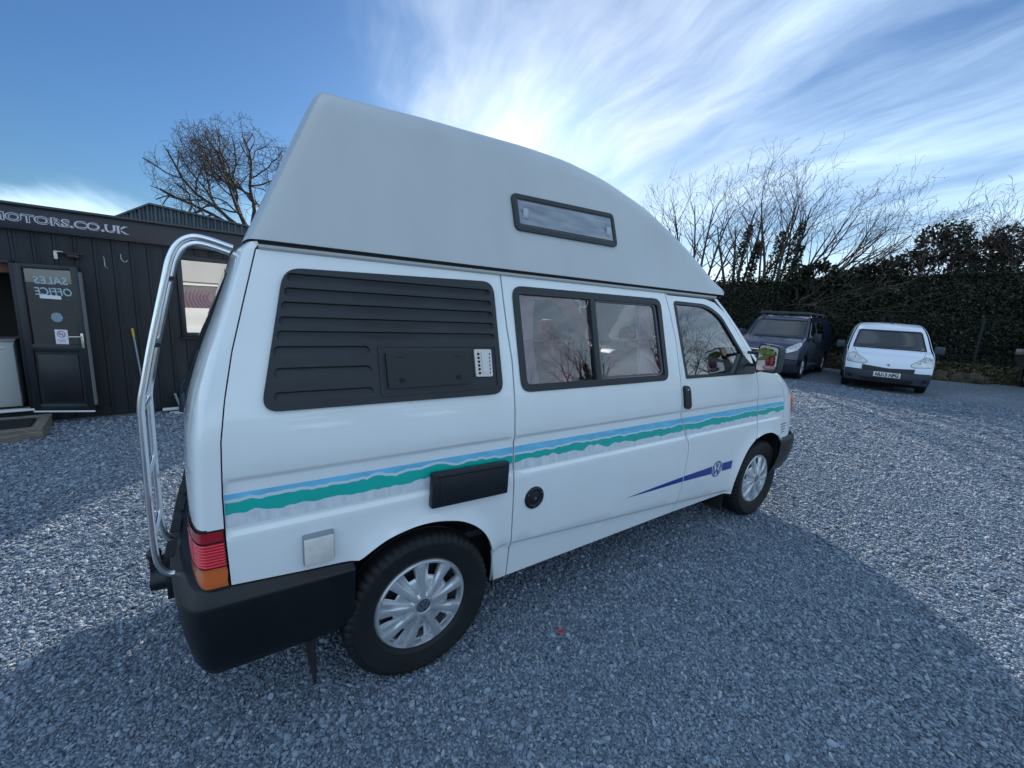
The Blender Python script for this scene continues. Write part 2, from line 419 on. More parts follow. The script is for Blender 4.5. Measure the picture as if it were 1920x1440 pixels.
t = chip_m.node_tree; b = t.nodes['Principled BSDF']
oi = t.nodes.new('ShaderNodeObjectInfo'); r_ = t.nodes.new('ShaderNodeValToRGB'); e = r_.color_ramp.elements
e[0].color = (.085, .115, .155, 1); e[1].position = 1; e[1].color = (.44, .46, .47, 1)
for p_, c_ in ((.4, (.16, .205, .27, 1)), (.85, (.225, .285, .36, 1)), (.985, (.31, .37, .44, 1))): x = e.new(p_); x.color = c_
t.links.new(oi.outputs['Random'], r_.inputs[0]); t.links.new(r_.outputs[0], b.inputs['Base Color'])
b.inputs['Roughness'].default_value = .8; b.inputs['Specular IOR Level'].default_value = .3
ng = bpy.data.node_groups.new('scatter_chips', 'GeometryNodeTree')
ng.interface.new_socket('Geometry', in_out='INPUT', socket_type='NodeSocketGeometry'); ng.interface.new_socket('Geometry', in_out='OUTPUT', socket_type='NodeSocketGeometry')
gi = ng.nodes.new('NodeGroupInput'); go = ng.nodes.new('NodeGroupOutput')
ico = ng.nodes.new('GeometryNodeMeshIcoSphere'); ico.inputs['Radius'].default_value = 1; ico.inputs['Subdivisions'].default_value = 1
sm = ng.nodes.new('GeometryNodeSetMaterial'); sm.inputs['Material'].default_value = chip_m
ip = ng.nodes.new('GeometryNodeInstanceOnPoints')
def named(nm):
    q = ng.nodes.new('GeometryNodeInputNamedAttribute'); q.data_type = 'FLOAT_VECTOR'; q.inputs['Name'].default_value = nm; return q.outputs['Attribute']
e2r = ng.nodes.new('FunctionNodeEulerToRotation')
ng.links.new(ico.outputs['Mesh'], sm.inputs['Geometry']); ng.links.new(sm.outputs[0], ip.inputs['Instance']); ng.links.new(gi.outputs[0], ip.inputs['Points'])
ng.links.new(named('rot'), e2r.inputs[0]); ng.links.new(e2r.outputs[0], ip.inputs['Rotation']); ng.links.new(named('siz'), ip.inputs['Scale']); ng.links.new(ip.outputs[0], go.inputs[0])
me.materials.append(chip_m)
chipo = link(bpy.data.objects.new('gravel_chips', me)); chipo['kind'] = 'stuff'; chipo['label'] = 'loose blue grey slate chippings covering the yard'; chipo['category'] = 'gravel'
md = chipo.modifiers.new('scatter', 'NODES'); md.node_group = ng

# ================================================================== campervan
van = thing('campervan', 'white high-top campervan with teal mountain stripe and louvred black side panel', 'campervan', (1.3, .92, 0))
_k = np.linspace(.2, 2.7, 501)
_y = np.interp(_k, [.2, .3, .5, .7, .95, 1.15, 1.25, 1.74, 2.7], [.05, .035, .012, .003, 0, .004, .02, .115, .30])
_w = np.exp(-np.linspace(-2, 2, 21) ** 2); _w /= _w.sum()
_ys = np.convolve(np.pad(_y, 10, mode='edge'), _w, 'valid')
def prof(z): return float(np.interp(z, _k, _ys))
def sstep(a, b, x):
    t = min(1, max(0, (x - a) / (b - a))); return t * t * (3 - 2 * t)
REAR_ARCH = [(.343, .35), (.335, .451), (.305, .551), (.25, .63), (.163, .69), (.06, .72), (-.02, .727), (-.09, .720), (-.173, .698), (-.254, .653)]
FRONT_ARCH = [(2.475, .30), (2.478, .406), (2.505, .53), (2.563, .64), (2.643, .708), (2.753, .742), (2.85, .748), (2.93, .738), (3.048, .695), (3.12, .64)]
def _sm(P, k=4):
    P = [Vector((a, 0, b)) for a, b in P]; out = []
    for i in range(len(P) - 1):
        p0, p1, p2, p3 = P[max(i - 1, 0)], P[i], P[i + 1], P[min(i + 2, len(P) - 1)]
        for j in range(k):
            t = j / k; q = .5 * ((2 * p1) + (p2 - p0) * t + (2 * p0 - 5 * p1 + 4 * p2 - p3) * t * t + (3 * p1 - p0 - 3 * p2 + p3) * t ** 3); out.append((q.x, q.z))
    return out + [(P[-1].x, P[-1].z)]
_fi = FRONT_ARCH[4]; REAR_ARCH = _sm(REAR_ARCH); FRONT_ARCH = _sm(FRONT_ARCH); FI = 4 * 4
def seg_d(p, q, x, z):
    dx, dz = q[0] - p[0], q[1] - p[1]; t = max(0, min(1, ((x - p[0]) * dx + (z - p[1]) * dz) / (dx * dx + dz * dz)))
    return math.hypot(x - p[0] - t * dx, z - p[1] - t * dz)
def sy(x, z):
    y = prof(z)
    y += .011 * sstep(.842, .854, z) * (1 - sstep(1.020, 1.034, z)) * (1 - sstep(2.98, 3.08, x))        # pressed band
    zc = interp(x, [.3, .44, 1.8, 2.46], [.50, .494, .385, .33])
    if -.2 < x < 2.46: y += .012 * (1 - sstep(zc - .012, zc + .002, z))                               # sill step
    for A, c in ((REAR_ARCH, .05), (FRONT_ARCH, 2.82)):
        if abs(x - c) < .55 and z < .85:
            d = min(seg_d(A[i], A[min(i + 2, len(A) - 1)], x, z) for i in range(0, len(A) - 1, 2))
            y -= .020 * math.exp(-(d / .034) ** 2)
    return y
def side(x, z, mirror=False):
    y = sy(x, z); e = .004
    nx = -(sy(x + e, z) - sy(x - e, z)) / (2 * e); nz = -(sy(x, z + e) - sy(x, z - e)) / (2 * e)
    n = Vector((-nx, -1, -nz)); n = Vector((nx * -1, -1, -nz)).normalized()
    n = Vector((sy(x + e, z) - sy(x - e, z), -2 * e, sy(x, z + e) - sy(x, z - e))).normalized()
    return ((x, 1.84 - y, z), (n.x, -n.y, n.z)) if mirror else ((x, y, z), n)
sideF = lambda x, z: side(x, z, True)
def flat_side(x, z):       # without pressed features, for bolt-on parts
    y = prof(z); e = .01; n = Vector((0, -2 * e, prof(z + e) - prof(z - e))).normalized(); return (x, y, z), n
SEAM_R = [(-.663, .675), (-.668, .84), (-.668, .985), (-.662, 1.153), (-.646, 1.278), (-.620, 1.42), (-.580, 1.581), (-.541, 1.735)]
SEAM_S = [(.366, 1.735), (.386, 1.512), (.405, 1.371), (.411, 1.127), (.424, .847), (.437, .495), (.443, .30)]
SEAM_B = [(1.521, 1.735), (1.561, 1.627), (1.607, 1.465), (1.636, 1.26), (1.645, 1.19), (1.672, 1.05), (1.692, .985), (1.753, .885), (1.798, .795), (1.809, .72), (1.806, .60), (1.796, .45), (1.785, .31)]
SEAM_D = [(2.571, 1.229), (2.601, 1.13), (2.655, .991), (2.685, .88), (2.70, .79)]
PILLAR = [(1.537, 1.730), (1.937, 1.727), (2.05, 1.708), (2.17, 1.648), (2.32, 1.525), (2.478, 1.385), (2.571, 1.229)]
g_ = .0035
CREASE = [(x, interp(x, [.3, .44, 1.8, 2.46], [.50, .494, .385, .33]) + d) for x in np.arange(.30, 2.45, .022) for d in (-.016, -.009, -.003, .006)]
def sh(poly, d): return [(a + d, b) for a, b in poly]
ROWS = (.838, .845, .852, .860, 1.014, 1.022, 1.030, 1.038)
rq = SEAM_R + sh(SEAM_S, -g_) + [(.352, .30)] + REAR_ARCH + [(-.27, .642), (-.45, .655)]
p_rq = panel('rear_quarter_panel', rq, side, paint, van, step=.045, extra=CREASE, rows=ROWS, bstep=.03)
MW = rounded([(.420, 1.697), (1.468, 1.700), (1.519, 1.230), (.447, 1.228)], .055)
sd = sh(SEAM_S, g_) + sh(SEAM_B, -g_)[::-1]
p_sd = panel('sliding_door', sd, side, paint, van, holes=[offpoly(MW, .018)], step=.045, extra=CREASE, rows=ROWS, bstep=.03)
DW = rounded([(1.596, 1.698), (1.96, 1.694), (2.123, 1.626), (2.375, 1.39), (2.40, 1.345), (2.535, 1.262), (2.530, 1.228), (1.696, 1.230)], [.03, .09, .06, .05, .02, .02, .01, .01])
fd = sh(SEAM_B, g_)[::-1] + [(1.545, 1.726)] + PILLAR[1:-1] + sh(SEAM_D, -g_) + [(2.668, .727)] + FRONT_ARCH[:FI + 1][::-1] + [(2.46, .305)]
p_fd = panel('front_door', fd, side, paint, van, holes=[offpoly(DW, .014)], step=.045, extra=CREASE, rows=ROWS, bstep=.03)
wing = sh(SEAM_D, g_)[::-1] + [(2.66, 1.245), (2.78, 1.245), (2.90, 1.198), (2.965, 1.132), (3.03, 1.06), (3.065, 1.0), (3.105, .86), (3.135, .665), (3.10, .668)] + FRONT_ARCH[FI + 2:-1][::-1] + [(2.676, .724)]
panel('front_wing', wing, side, paint, van, step=.045, rows=ROWS, bstep=.03)
# dark channel behind the shut lines
for seam in (SEAM_R, SEAM_S, SEAM_B, SEAM_D, PILLAR, [(2.0, 1.72), (2.66, 1.235)]):
    g = G()
    for (a, b), (c, d) in zip(seam[:-1], seam[1:]):
        q = []
        dd = Vector((c - a, d - b)).normalized(); nx = Vector((-dd.y, dd.x)) * .012
        for (x, z) in ((a - nx.x, b - nx.y), (c - nx.x, d - nx.y), (c + nx.x, d + nx.y), (a + nx.x, b + nx.y)): q.append((x, sy(x, z) + .0135 + (.022 if x < -.5 else 0), z))
        g.add(q, [(0, 1, 2, 3)])
    g.build('door_seal', rubber, van)
# far side in one pressing with its windows
farout = SEAM_R + [(2.05, 1.728), (2.12, 1.69), (2.30, 1.55), (2.46, 1.40), (2.64, 1.245), (2.78, 1.245), (2.90, 1.198), (2.965, 1.132), (3.03, 1.06), (3.065, 1.0), (3.105, .86), (3.135, .665)] + FRONT_ARCH[::-1] + [(.352, .30)] + REAR_ARCH + [(-.27, .642)]
RW = rounded([(-.45, 1.69), (.31, 1.70), (.33, 1.235), (-.53, 1.235)], .06)
DW2 = rounded([(1.60, 1.695), (1.96, 1.69), (2.11, 1.62), (2.37, 1.37), (2.40, 1.235), (1.70, 1.235)], .04)
panel('far_side_panel', farout, sideF, paint, van, holes=[offpoly(MW, .018), RW, DW2], step=.07, rows=(.85, 1.03), bstep=.05)
for W_, nm in ((MW, 'far_side_window'), (RW, 'far_side_window'), (DW2, 'far_side_window')):
    panel(nm, offpoly(W_, -.01), sideF, side_glass, van, step=.3, thick=.004, lift=-.012, bstep=.1)

# ---- windows of the near side
def frame(name, outer, inner, surf, m, parent, lift, thick):
    return panel(name, outer, surf, m, parent, holes=[inner], step=.2, thick=thick, lift=lift, bstep=.025)
win = panel('side_window', offpoly(MW, .022), flat_side, side_glass, p_sd, step=.12, thick=.004, lift=-.010, bstep=.05)
frame('window_frame', MW, offpoly(MW, .034), flat_side, black_pl, p_sd, .006, .022)
inner = offpoly(MW, .034)
for (xa, xb, nm) in ((.908, .934, 'window_divider'),):
    panel(nm, [(xa - .012, 1.668), (xb - .008, 1.668), (xb + .018, 1.262), (xa + .012, 1.262)], flat_side, black_pl, p_sd, step=.1, thick=.016, lift=.007, bstep=.05)
panel('sliding_pane_frame', rounded([(.928, 1.664), (1.425, 1.666), (1.478, 1.268), (.952, 1.266)], .03), flat_side, mat('grey_rubber', (.09, .10, .11), .5), p_sd,
      holes=[rounded([(.942, 1.656), (1.415, 1.658), (1.466, 1.277), (.966, 1.275)], .025)], step=.2, thick=.01, lift=-.002, bstep=.05)
panel('door_window', offpoly(DW, .010), flat_side, side_glass, p_fd, step=.12, thick=.004, lift=-.010, bstep=.04)
frame('window_frame', DW, offpoly(DW, .020), flat_side, black_pl, p_fd, .003, .018)
mb = rounded([(2.375, 1.372), (2.402, 1.345), (2.535, 1.265), (2.530, 1.232), (2.26, 1.236)], [.02, .02, .01, .01, .02])
panel('mirror_base', mb, flat_side, black_pl, p_fd, step=.1, thick=.02, lift=.012, bstep=.03)
q_ = [(2.23, 1.243), (2.335, 1.375), (2.375, 1.372), (2.272, 1.243)]
panel('quarterlight_bar', q_, flat_side, mat('grey_rubber'), p_fd, step=.1, thick=.01, lift=-.004, bstep=.05)
# door handle in its scoop
g = G()
hd = rounded([(1.655, 1.192), (1.712, 1.190), (1.752, 1.045), (1.692, 1.040)], .03, 6)
panel('door_handle', hd, lambda x, z: ((x, prof(z), z), (0, -1, 0)), black_pl, p_fd, step=.02, thick=.03, lift=.018, bstep=.012)
g = G(); g.lathe([(.0001, -.003), (.008, -.003), (.0085, 0), (.009, .006)], 14, axis='Y', c=(1.690, prof(1.168) - .018, 1.168)); g.build('door_lock', chrome, p_fd, angle=40)

# ---- mountain stripe
def jag(x, f, seed):
    v = noise.noise(Vector((x * f, seed, 0))); v2 = noise.noise(Vector((x * f * 2.7, seed + 5, 0)))
    v3 = noise.noise(Vector((x * f * 7.3, seed + 9, 0)))
    return (abs(v) * 2 - .45) + .55 * (abs(v2) * 2 - .4) + .22 * v3
def b1(x): return interp(x, [-.66, -.2, .42, 1.7, 2.64, 3.2], [.968, .962, .952, .943, .945, .952]) + .011 * jag(x, 6.5, 1.3)
def g1(x): return b1(x) - interp(x, [-.66, .4, 3], [.010, .009, .006]) - .004 * abs(jag(x, 11, 9))
def g2(x): return interp(x, [-.66, .42, 1.7, 2.64, 3.2], [.913, .909, .893, .905, .904]) + .017 * jag(x, 6, 4.2)
def w2(x): return g2(x) - .006
def g3(x): return interp(x, [-.66, .4, 1.7, 3.2], [.871, .862, .862, .868])
blue_m = mat('sticker_blue', (.16, .54, .80), .35, coat=.3, var=.12, vscale=14, aniso=(1, 1, 3))
green_m = mat('sticker_green', (.008, .44, .38), .35, coat=.3, var=.06, vscale=5)
pale_m = mat('sticker_pale', (.60, .72, .80), .4, coat=.3)
navy_m = mat('sticker_navy', (.012, .035, .28), .35, coat=.3)
grey_m = mat('sticker_grey', (.56, .62, .69), .5, col2=(.74, .79, .83), vscale=55, aniso=(1, 1, .3))
XR = {(-.6645, .414 - .012): SEAM_R, }
def seam_x(seam, z): return interp(z, [q[1] for q in sorted(seam, key=lambda q: q[1])], [q[0] for q in sorted(seam, key=lambda q: q[1])])
spans = [(lambda z: seam_x(SEAM_R, z) + .002, lambda z: seam_x(SEAM_S, z) - .006), (lambda z: seam_x(SEAM_S, z) + .006, lambda z: seam_x(SEAM_B, z) - .006),
         (lambda z: seam_x(SEAM_B, z) + .006, lambda z: seam_x(SEAM_D, z) - .006), (lambda z: seam_x(SEAM_D, z) + .006, lambda z: interp(z, [.86, 1.0], [3.10, 3.06]))]
bands = [('stripe_blue', lambda x: .981, b1, blue_m, .0016), ('stripe_pale', b1, g1, pale_m, .0014), ('stripe_green', g1, g2, green_m, .0016), ('stripe_pale', g2, w2, pale_m, .0014), ('stripe_grey', w2, g3, grey_m, .0012)]
for si, (xa, xb) in enumerate(spans):
    par = (p_rq, p_sd, p_fd, None)[si]
    for nm, top, bot, mm, lf in bands:
        vs = []; fs = []; K = 110
        for i in range(K + 1):
            x0 = xa(.93) + (xb(.93) - xa(.93)) * i / K
            zt, zb = top(x0), bot(x0)
            for z in (zt, (zt * 2 + zb) / 3, (zt + zb * 2) / 3, zb):
                x = xa(z) + (xb(z) - xa(z)) * i / K; p, n = side(x, z); vs.append(Vector(p) + n * lf)
        fs = [(i * 4 + j, i * 4 + j + 1, (i + 1) * 4 + j + 1, (i + 1) * 4 + j) for i in range(K) for j in range(3)]
        mesh(nm, vs, fs, mm, par or van, smooth=True)
def decal(name, poly, mm, parent, lift=.002, step=.05, thick=.0005):
    return panel(name, poly, side, mm, parent, step=step, thick=thick, lift=lift, bstep=.03)
sx_ = seam_x(SEAM_B, .55)
decal('navy_flash', [(1.242, .5445), (1.52, .560), (sx_ - .006, .5735), (sx_ - .006, .5385), (1.52, .541)], navy_m, p_sd)
decal('navy_flash', [(sx_ + .006, .574), (2.135, .585), (2.143, .527), (sx_ + .006, .538)], navy_m, p_fd)
decal('navy_flash', [(2.268, .588), (2.405, .586), (2.408, .523), (2.280, .524)], navy_m, p_fd)
def roundel(g, c, r, P, th=.14, ring=True):
    """ring, V over W as flat strokes; P maps 2D to 3D"""
    def stroke(a, b, w_):
        a, b = Vector(a), Vector(b); d = (b - a).normalized(); n = Vector((-d.y, d.x)) * w_ / 2
        q = [a - n, b - n, b + n, a + n]; g.add([P(c[0] + p.x * r, c[1] + p.y * r) for p in q], [(0, 1, 2, 3)])
    for a, b in (((-.30, .86), (-.03, .14)), ((.30, .86), (.03, .14)), ((-.76, .52), (-.36, -.72)), ((-.36, -.72), (-.04, .0)), ((.04, .0), (.36, -.72)), ((.76, .52), (.36, -.72))): stroke(a, b, th)
    if ring:
        k = 40; vs = []
        for i in range(k):
            an = 2 * math.pi * i / k
            for rr in (.88, 1.0): vs.append(P(c[0] + math.cos(an) * rr * r, c[1] + math.sin(an) * rr * r))
        g.add(vs, [(2 * i, 2 * i + 1, (2 * i + 3) % (2 * k), (2 * i + 2) % (2 * k)) for i in range(k)])
def onp(lf):
    def f(x, z): p, n = side(x, z); return Vector(p) + n * lf
    return f
g = G(); roundel(g, (2.204, .555), .060, onp(.0026), .17); g.build('roundel_badge', navy_m, p_fd)

# ---- louvred ABS panel
LP = rounded([(-.557, 1.232), (-.470, 1.684), (.320, 1.703), (.345, 1.231)][::-1], .055, 7)
LV = ((-.462, .300, 1.640, 1.668), (-.473, .305, 1.593, 1.622), (-.484, .308, 1.546, 1.577), (-.493, .311, 1.499, 1.530), (-.502, .313, 1.455, 1.485), (-.514, -.212, 1.400, 1.436), (-.516, -.210, 1.330, 1.368), (-.520, -.208, 1.260, 1.292))
def slot_cols(x0, x1, r):
    a = [r * (1 - math.cos(math.pi / 2 * i / 7)) for i in range(8)]
    return [x0 + q for q in a] + [x0 + r + (x1 - x0 - 2 * r) * i / 10 for i in range(1, 10)] + [x1 - q for q in a[::-1]]
def slot_cap(x, x0, x1, r):
    e = min(x - x0, x1 - x) / r
    return math.sqrt(max(0, 1 - (1 - min(1, e)) ** 2))
def slot_outline(x0, x1, z0, z1, tilt=0):
    r = (z1 - z0) / 2; zc = (z0 + z1) / 2; c = slot_cols(x0, x1, r)
    return [(x, zc + r * slot_cap(x, x0, x1, r)) for x in c] + [(x, zc - r * slot_cap(x, x0, x1, r)) for x in c[::-1][1:-1]]
lp = panel('louvre_panel', LP, flat_side, black_pl, van, holes=[slot_outline(*q) for q in LV], step=.05, thick=.016, lift=.012, bstep=.012)
def louvre(x0, x1, z0, z1, parent, h=.011):
    r = (z1 - z0) / 2; zc = (z0 + z1) / 2; vs = []; c = slot_cols(x0, x1, r)
    prof_ = [(-1, 0), (-.8, .16), (-.4, .45), (.0, .72), (.4, .92), (.7, 1.0), (.88, .9), (.97, .5), (1.0, 0)]
    for x in c:
        cap_ = max(.01, slot_cap(x, x0, x1, r))
        for q, hh in prof_:
            z = zc + q * r * cap_; p, nn_ = flat_side(x, z); vs.append(Vector(p) + nn_ * (.012 - h * hh * min(1, cap_ * 1.3)))
    k = len(prof_); n = len(c); fs = [(i * k + j, i * k + j + 1, (i + 1) * k + j + 1, (i + 1) * k + j) for i in range(n - 1) for j in range(k - 1)]
    return mesh('louvre', vs, fs, black_pl, parent, smooth=True)
for q in LV: louvre(*q, lp)
panel('recess_rim', rounded([(-.186, 1.440), (.316, 1.438), (.322, 1.258), (-.182, 1.254)], .015), flat_side, black_pl, lp, holes=[rounded([(-.178, 1.432), (.308, 1.430), (.314, 1.266), (-.174, 1.262)], .012)], step=.2, thick=.008, lift=.0165, bstep=.04)
black2 = mat('black_gloss_plastic', (.010, .013, .018), .4, bump=.03, bscale=200)
panel('vent_flap', rounded([(-.162, 1.410), (.186, 1.412), (.180, 1.284), (-.156, 1.282)], .006), flat_side, black2, lp, step=.08, thick=.02, lift=.024, bstep=.04)
for (cx_, cz_) in ((-.105, 1.308), (.128, 1.310)):
    panel('vent_catch', rounded([(cx_ - .010, cz_ - .008), (cx_ - .010, cz_ + .010), (cx_ + .010, cz_ + .010), (cx_ + .010, cz_ - .008)], .008), flat_side, dark, lp, step=.1, thick=.003, lift=.0265, bstep=.01)
for cx_ in (-.105, .128):
    panel('vent_slot', [(cx_ - .014, 1.391), (cx_ + .014, 1.392), (cx_ + .014, 1.395), (cx_ - .014, 1.394)], flat_side, dark, lp, step=.1, thick=.002, lift=.0258, bstep=.02)
pm = mat('flue_plate', (.56, .54, .52), .38, metal=.6, bump=.08, bscale=60)
panel('flue_plate', rounded([(.204, 1.420), (.286, 1.419), (.289, 1.307), (.208, 1.309)], .008), flat_side, pm, lp, step=.1, thick=.012, lift=.021, bstep=.02)
panel('flue_label', rounded([(.236, 1.408), (.266, 1.408), (.270, 1.322), (.242, 1.323)], .003), flat_side, mat('label_white', (.66, .66, .66), .5), lp, step=.1, thick=.002, lift=.0235, bstep=.02)
for i in range(6):
    zc = 1.400 - i * .0155
    g = G(); p, n = flat_side(.223 + i * .0007, zc); g.lathe([(.0001, 0), (.0058, 0), (.006, .003)], 10, axis='Y', c=Vector(p) + n * .0222); g.build('flue_hole', dark, lp)
    g = G(); p, n = flat_side(.277, zc); g.box(Vector(p) + n * .022, (.003, .002, .007)); g.build('flue_slot', dark, lp)

# ---- flue cover box, filler cap, hook-up socket
g = G(); g.box((0, 0, 0), (.366, .034, .148), bev=.007)
fb = g.build('fridge_vent_cover', black2, van, angle=35); fb.matrix_basis = Matrix.Translation((.189, -.016, .860)) @ Matrix.Rotation(R(1.2), 4, 'Y')
g = G(); g.box((0, -.018, .0), (.30, .003, .11), bev=.001); g.tube([(-.16, -.0185, .062), (.16, -.0185, .062)], .005, 6)
g.build('cover_face', black2, fb, angle=35)
for x_, z_ in ((-.125, -.045), (.135, -.045), (-.01, .0)):
    g = G(); g.lathe([(.0001, -.0215), (.007, -.0215), (.0075, -.017)], 12, axis='Y', c=(x_, 0, z_)); g.build('cover_screw', dark, fb)
g = G(); g.lathe([(.0001, -.014), (.012, -.014), (.022, -.011), (.036, -.009), (.040, -.012), (.050, -.012), (.056, -.008), (.057, .006)], 40, axis='Y', c=(.551, .006, .707))
cap = g.build('filler_cap', black2, van, angle=35)
g = G(); g.lathe([(.0001, -.0165), (.006, -.0165), (.0065, -.013)], 12, axis='Y', c=(.551, .006, .707)); g.build('cap_lock', chrome, cap)
for an in (30, 150, 270):
    g = G(); g.lathe([(.0001, -.014), (.003, -.014), (.0035, -.011)], 8, axis='Y', c=(.551 + .045 * math.cos(R(an)), .006, .707 + .045 * math.sin(R(an)))); g.build('cap_screw', chrome, cap)
sk = mat('aged_white_plastic', (.58, .58, .56), .5, col2=(.70, .70, .68), vscale=18)
g = G(); g.box((-.406, -.004, .737), (.100, .022, .110), bev=.004); so = g.build('hookup_socket', mat('socket_grey', (.25, .28, .33), .5), van, angle=35)
g = G(); g.box((-.406, -.018, .731), (.094, .012, .098), bev=.003); g.build('socket_lid', sk, so, angle=35)
# bonnet-side air slots
for i in range(4):
    z = .787 - i * .0235
    decal('air_slot', [(3.085 + i * .012, z), (3.185 - i * .004, z + .006), (3.185 - i * .004, z + .000), (3.085 + i * .012, z - .006)], dark, van, lift=.001)

# ---- front and rear closing surfaces
def plan(t, n):
    if n == 'rear': return .65 * max(0, 1 - abs(t) ** 7) ** (1 / 7) + .35 * (1 - t * t)
    if n == 'bumper': return .70 * max(0, 1 - abs(t) ** 6) ** (1 / 6) + .30 * (1 - t * t)
    return max(0, 1 - abs(t) ** n) ** (1 / n)
def xr(z): return interp(z, [.67, 1.0, 1.16, 1.27, 1.375, 1.51, 1.72, 1.76], [-.800, -.800, -.790, -.772, -.740, -.687, -.612, -.600])
def cap_surface(name, rows, n, m_, tr=(-1, 1), K=40, parent=van, off=0, mirror_only=False, flip=False):
    """rows: (z_edge, x_edge, y_edge, z_centre, x_centre)"""
    vs = []; fs = []
    for (ze, xe, ye, zc, xc) in rows:
        for i in range(K + 1):
            t = tr[0] + (tr[1] - tr[0]) * i / K
            if tr == (-1, 1): t = math.sin(t * math.pi / 2) if abs(t) <= 1 else t
            s = plan(t, n)
            hw = .92 - ye
            vs.append((xe + (xc - xe) * s + (off if xc > xe else -off), .92 + hw * t, ze + (zc - ze) * (1 - t * t)))
    k = K + 1; fs = [(i * k + j, i * k + j + 1, (i + 1) * k + j + 1, (i + 1) * k + j) for i in range(len(rows) - 1) for j in range(K)]
    if flip: fs = [f[::-1] for f in fs]
    return mesh(name, vs, fs, m_, parent, smooth=True)
def dens_rows(rows, step=.03):
    out = []
    for a, b in zip(rows[:-1], rows[1:]):
        k = max(1, int(max(abs(b[0] - a[0]), abs(b[1] - a[1])) / step)); out += [tuple(a[j] + (b[j] - a[j]) * i / k for j in range(5)) for i in range(k)]
    return out + [rows[-1]]
# tailgate
def zr(z): return seam_x(SEAM_R, z)
tg = [(z, zr(z) - .004, prof(z), z + .01, xr(z)) for z in np.linspace(.876, 1.735, 26)]
tgo = cap_surface('tailgate', tg, 'rear', paint, flip=True, K=64)
tl = [(z, zr(z) - .004, prof(z), z, xr(z)) for z in np.linspace(.672, .872, 10)]
cap_surface('tailgate_lower', tl, 'rear', paint, tr=(-.82, .82), flip=True)
tgt = [(1.735, zr(1.735) - .004, prof(1.735), 1.745, xr(1.735)), (1.757, zr(1.735) + .01, prof(1.757), 1.768, -.585), (1.765, -.50, prof(1.765) + .01, 1.775, -.56)]
cap_surface('tailgate_top', tgt, 'rear', paint, flip=True, K=64)
cap_surface('rear_window', [(z, zr(z) - .004, prof(z), z + .01, xr(z)) for z in np.linspace(1.22, 1.67, 12)], 'rear', dark_glass, tr=(-.74, .74), off=.004, parent=tgo, flip=True)
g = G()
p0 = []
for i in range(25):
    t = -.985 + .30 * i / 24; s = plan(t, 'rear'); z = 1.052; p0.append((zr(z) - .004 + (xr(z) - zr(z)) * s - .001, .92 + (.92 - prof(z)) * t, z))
g.tube(p0[3:10], .0015, 5); g.build('crease_shade_line', mat('crease_shadow', (.35, .38, .42), .5), tgo)  # shade of the tailgate crease, put into the grey of a thin tube
# lights wrap round the corners
red_m = mat('red_lens', (.66, .012, .035), .16, coat=.6); red_d = mat('red_lens_dark', (.34, .008, .02), .2, coat=.5)
amb_m = mat('amber_lens', (.62, .13, .025), .18, coat=.6)
def lens(name, z0, z1, m_, parent, nrib, tr):
    vs = []; K = 22; rows = []
    nz = max(2, nrib * 4)
    for a in range(nz + 1):
        z = z0 + (z1 - z0) * a / nz; rib = .0022 * math.sin(a / 4 * 2 * math.pi) if nrib else 0
        for i in range(K + 1):
            u = i / K; t = tr[0] + (tr[1] - tr[0]) * u ** 1.6 if tr[0] < 0 else tr[0] + (tr[1] - tr[0]) * (1 - (1 - u) ** 1.6)
            s = plan(t, 'rear')
            vs.append((zr(z) - .004 + (xr(z) - zr(z)) * s - .003 - rib * .8, .92 + (.92 - prof(z) + .004 + rib * .6) * t, z))
    k = K + 1; fs = [(i * k + j, (i + 1) * k + j, (i + 1) * k + j + 1, i * k + j + 1) for i in range(nz) for j in range(K)]
    return mesh(name, vs, fs, m_, parent, smooth=True)
for sgn in (-1, 1):
    tr = (-1, -.80) if sgn < 0 else (.80, 1)
    base = lens('tail_light', .668, .880, rubber, van, 0, tr)
    for v in base.data.vertices: v.co.x += .003; v.co.y += .004 * -sgn
    trl = (-1, -.815) if sgn < 0 else (.815, 1)
    lens('red_lens_top', .838, .871, red_d, base, 0, trl); lens('red_lens', .752, .832, red_m, base, 8, trl); lens('amber_lens', .680, .748, amb_m, base, 1, trl)
# bumper rear: black moulding with rounded corner and a ribbed step
def bumper_rows(spec):
    return [(z, -.60, y, z, xc) for (z, y, xc) in spec]
RB = [(.335, .050, -.80), (.345, .034, -.830), (.38, .020, -.852), (.46, .004, -.868), (.54, -.008, -.876), (.605, -.013, -.880), (.618, -.014, -.880), (.624, -.012, -.877), (.640, -.003, -.864), (.660, .008, -.848), (.668, .013, -.840), (.672, .06, -.80)]
def loft_side(name, spec, x0, n, m_, parent, front=False, x_edge=-.60, K=44):
    vs = []; cols = []
    xs = np.linspace(x0, x_edge, 10)
    for (z, y, xc) in spec:
        row = [(x, y + (.0 if front else 0), z + (0 if front else interp(x, [-.66, -.27], [0, -.033]) * sstep(.60, .67, z))) for x in xs[:-1]]
        for i in range(K + 1):
            t = math.sin((-1 + 2 * i / K) * math.pi / 2); s = plan(t, n); row.append((x_edge + (xc - x_edge) * s, .92 + (.92 - y) * t, z))
        row += [(x, 1.84 - y, z) for x in xs[:-1][::-1]]
        cols.append(row); vs += row
    k = len(cols[0]); fs = [(i * k + j, i * k + j + 1, (i + 1) * k + j + 1, (i + 1) * k + j) for i in range(len(spec) - 1) for j in range(k - 1)]
    if not front: fs = [f[::-1] for f in fs]
    else: pass
    return mesh(name, vs, fs, m_, parent, smooth=True)
rb = loft_side('rear_bumper', [(z, y, xc + .005) for z, y, xc in RB], -.285, 'bumper', bumper_pl, van, x_edge=-.66, K=60)
for i in range(7):
    g = G(); g.box((-.842, .34 + i * .19, .674), (.030, .12, .004)); g.build('step_tread', rubber, rb)
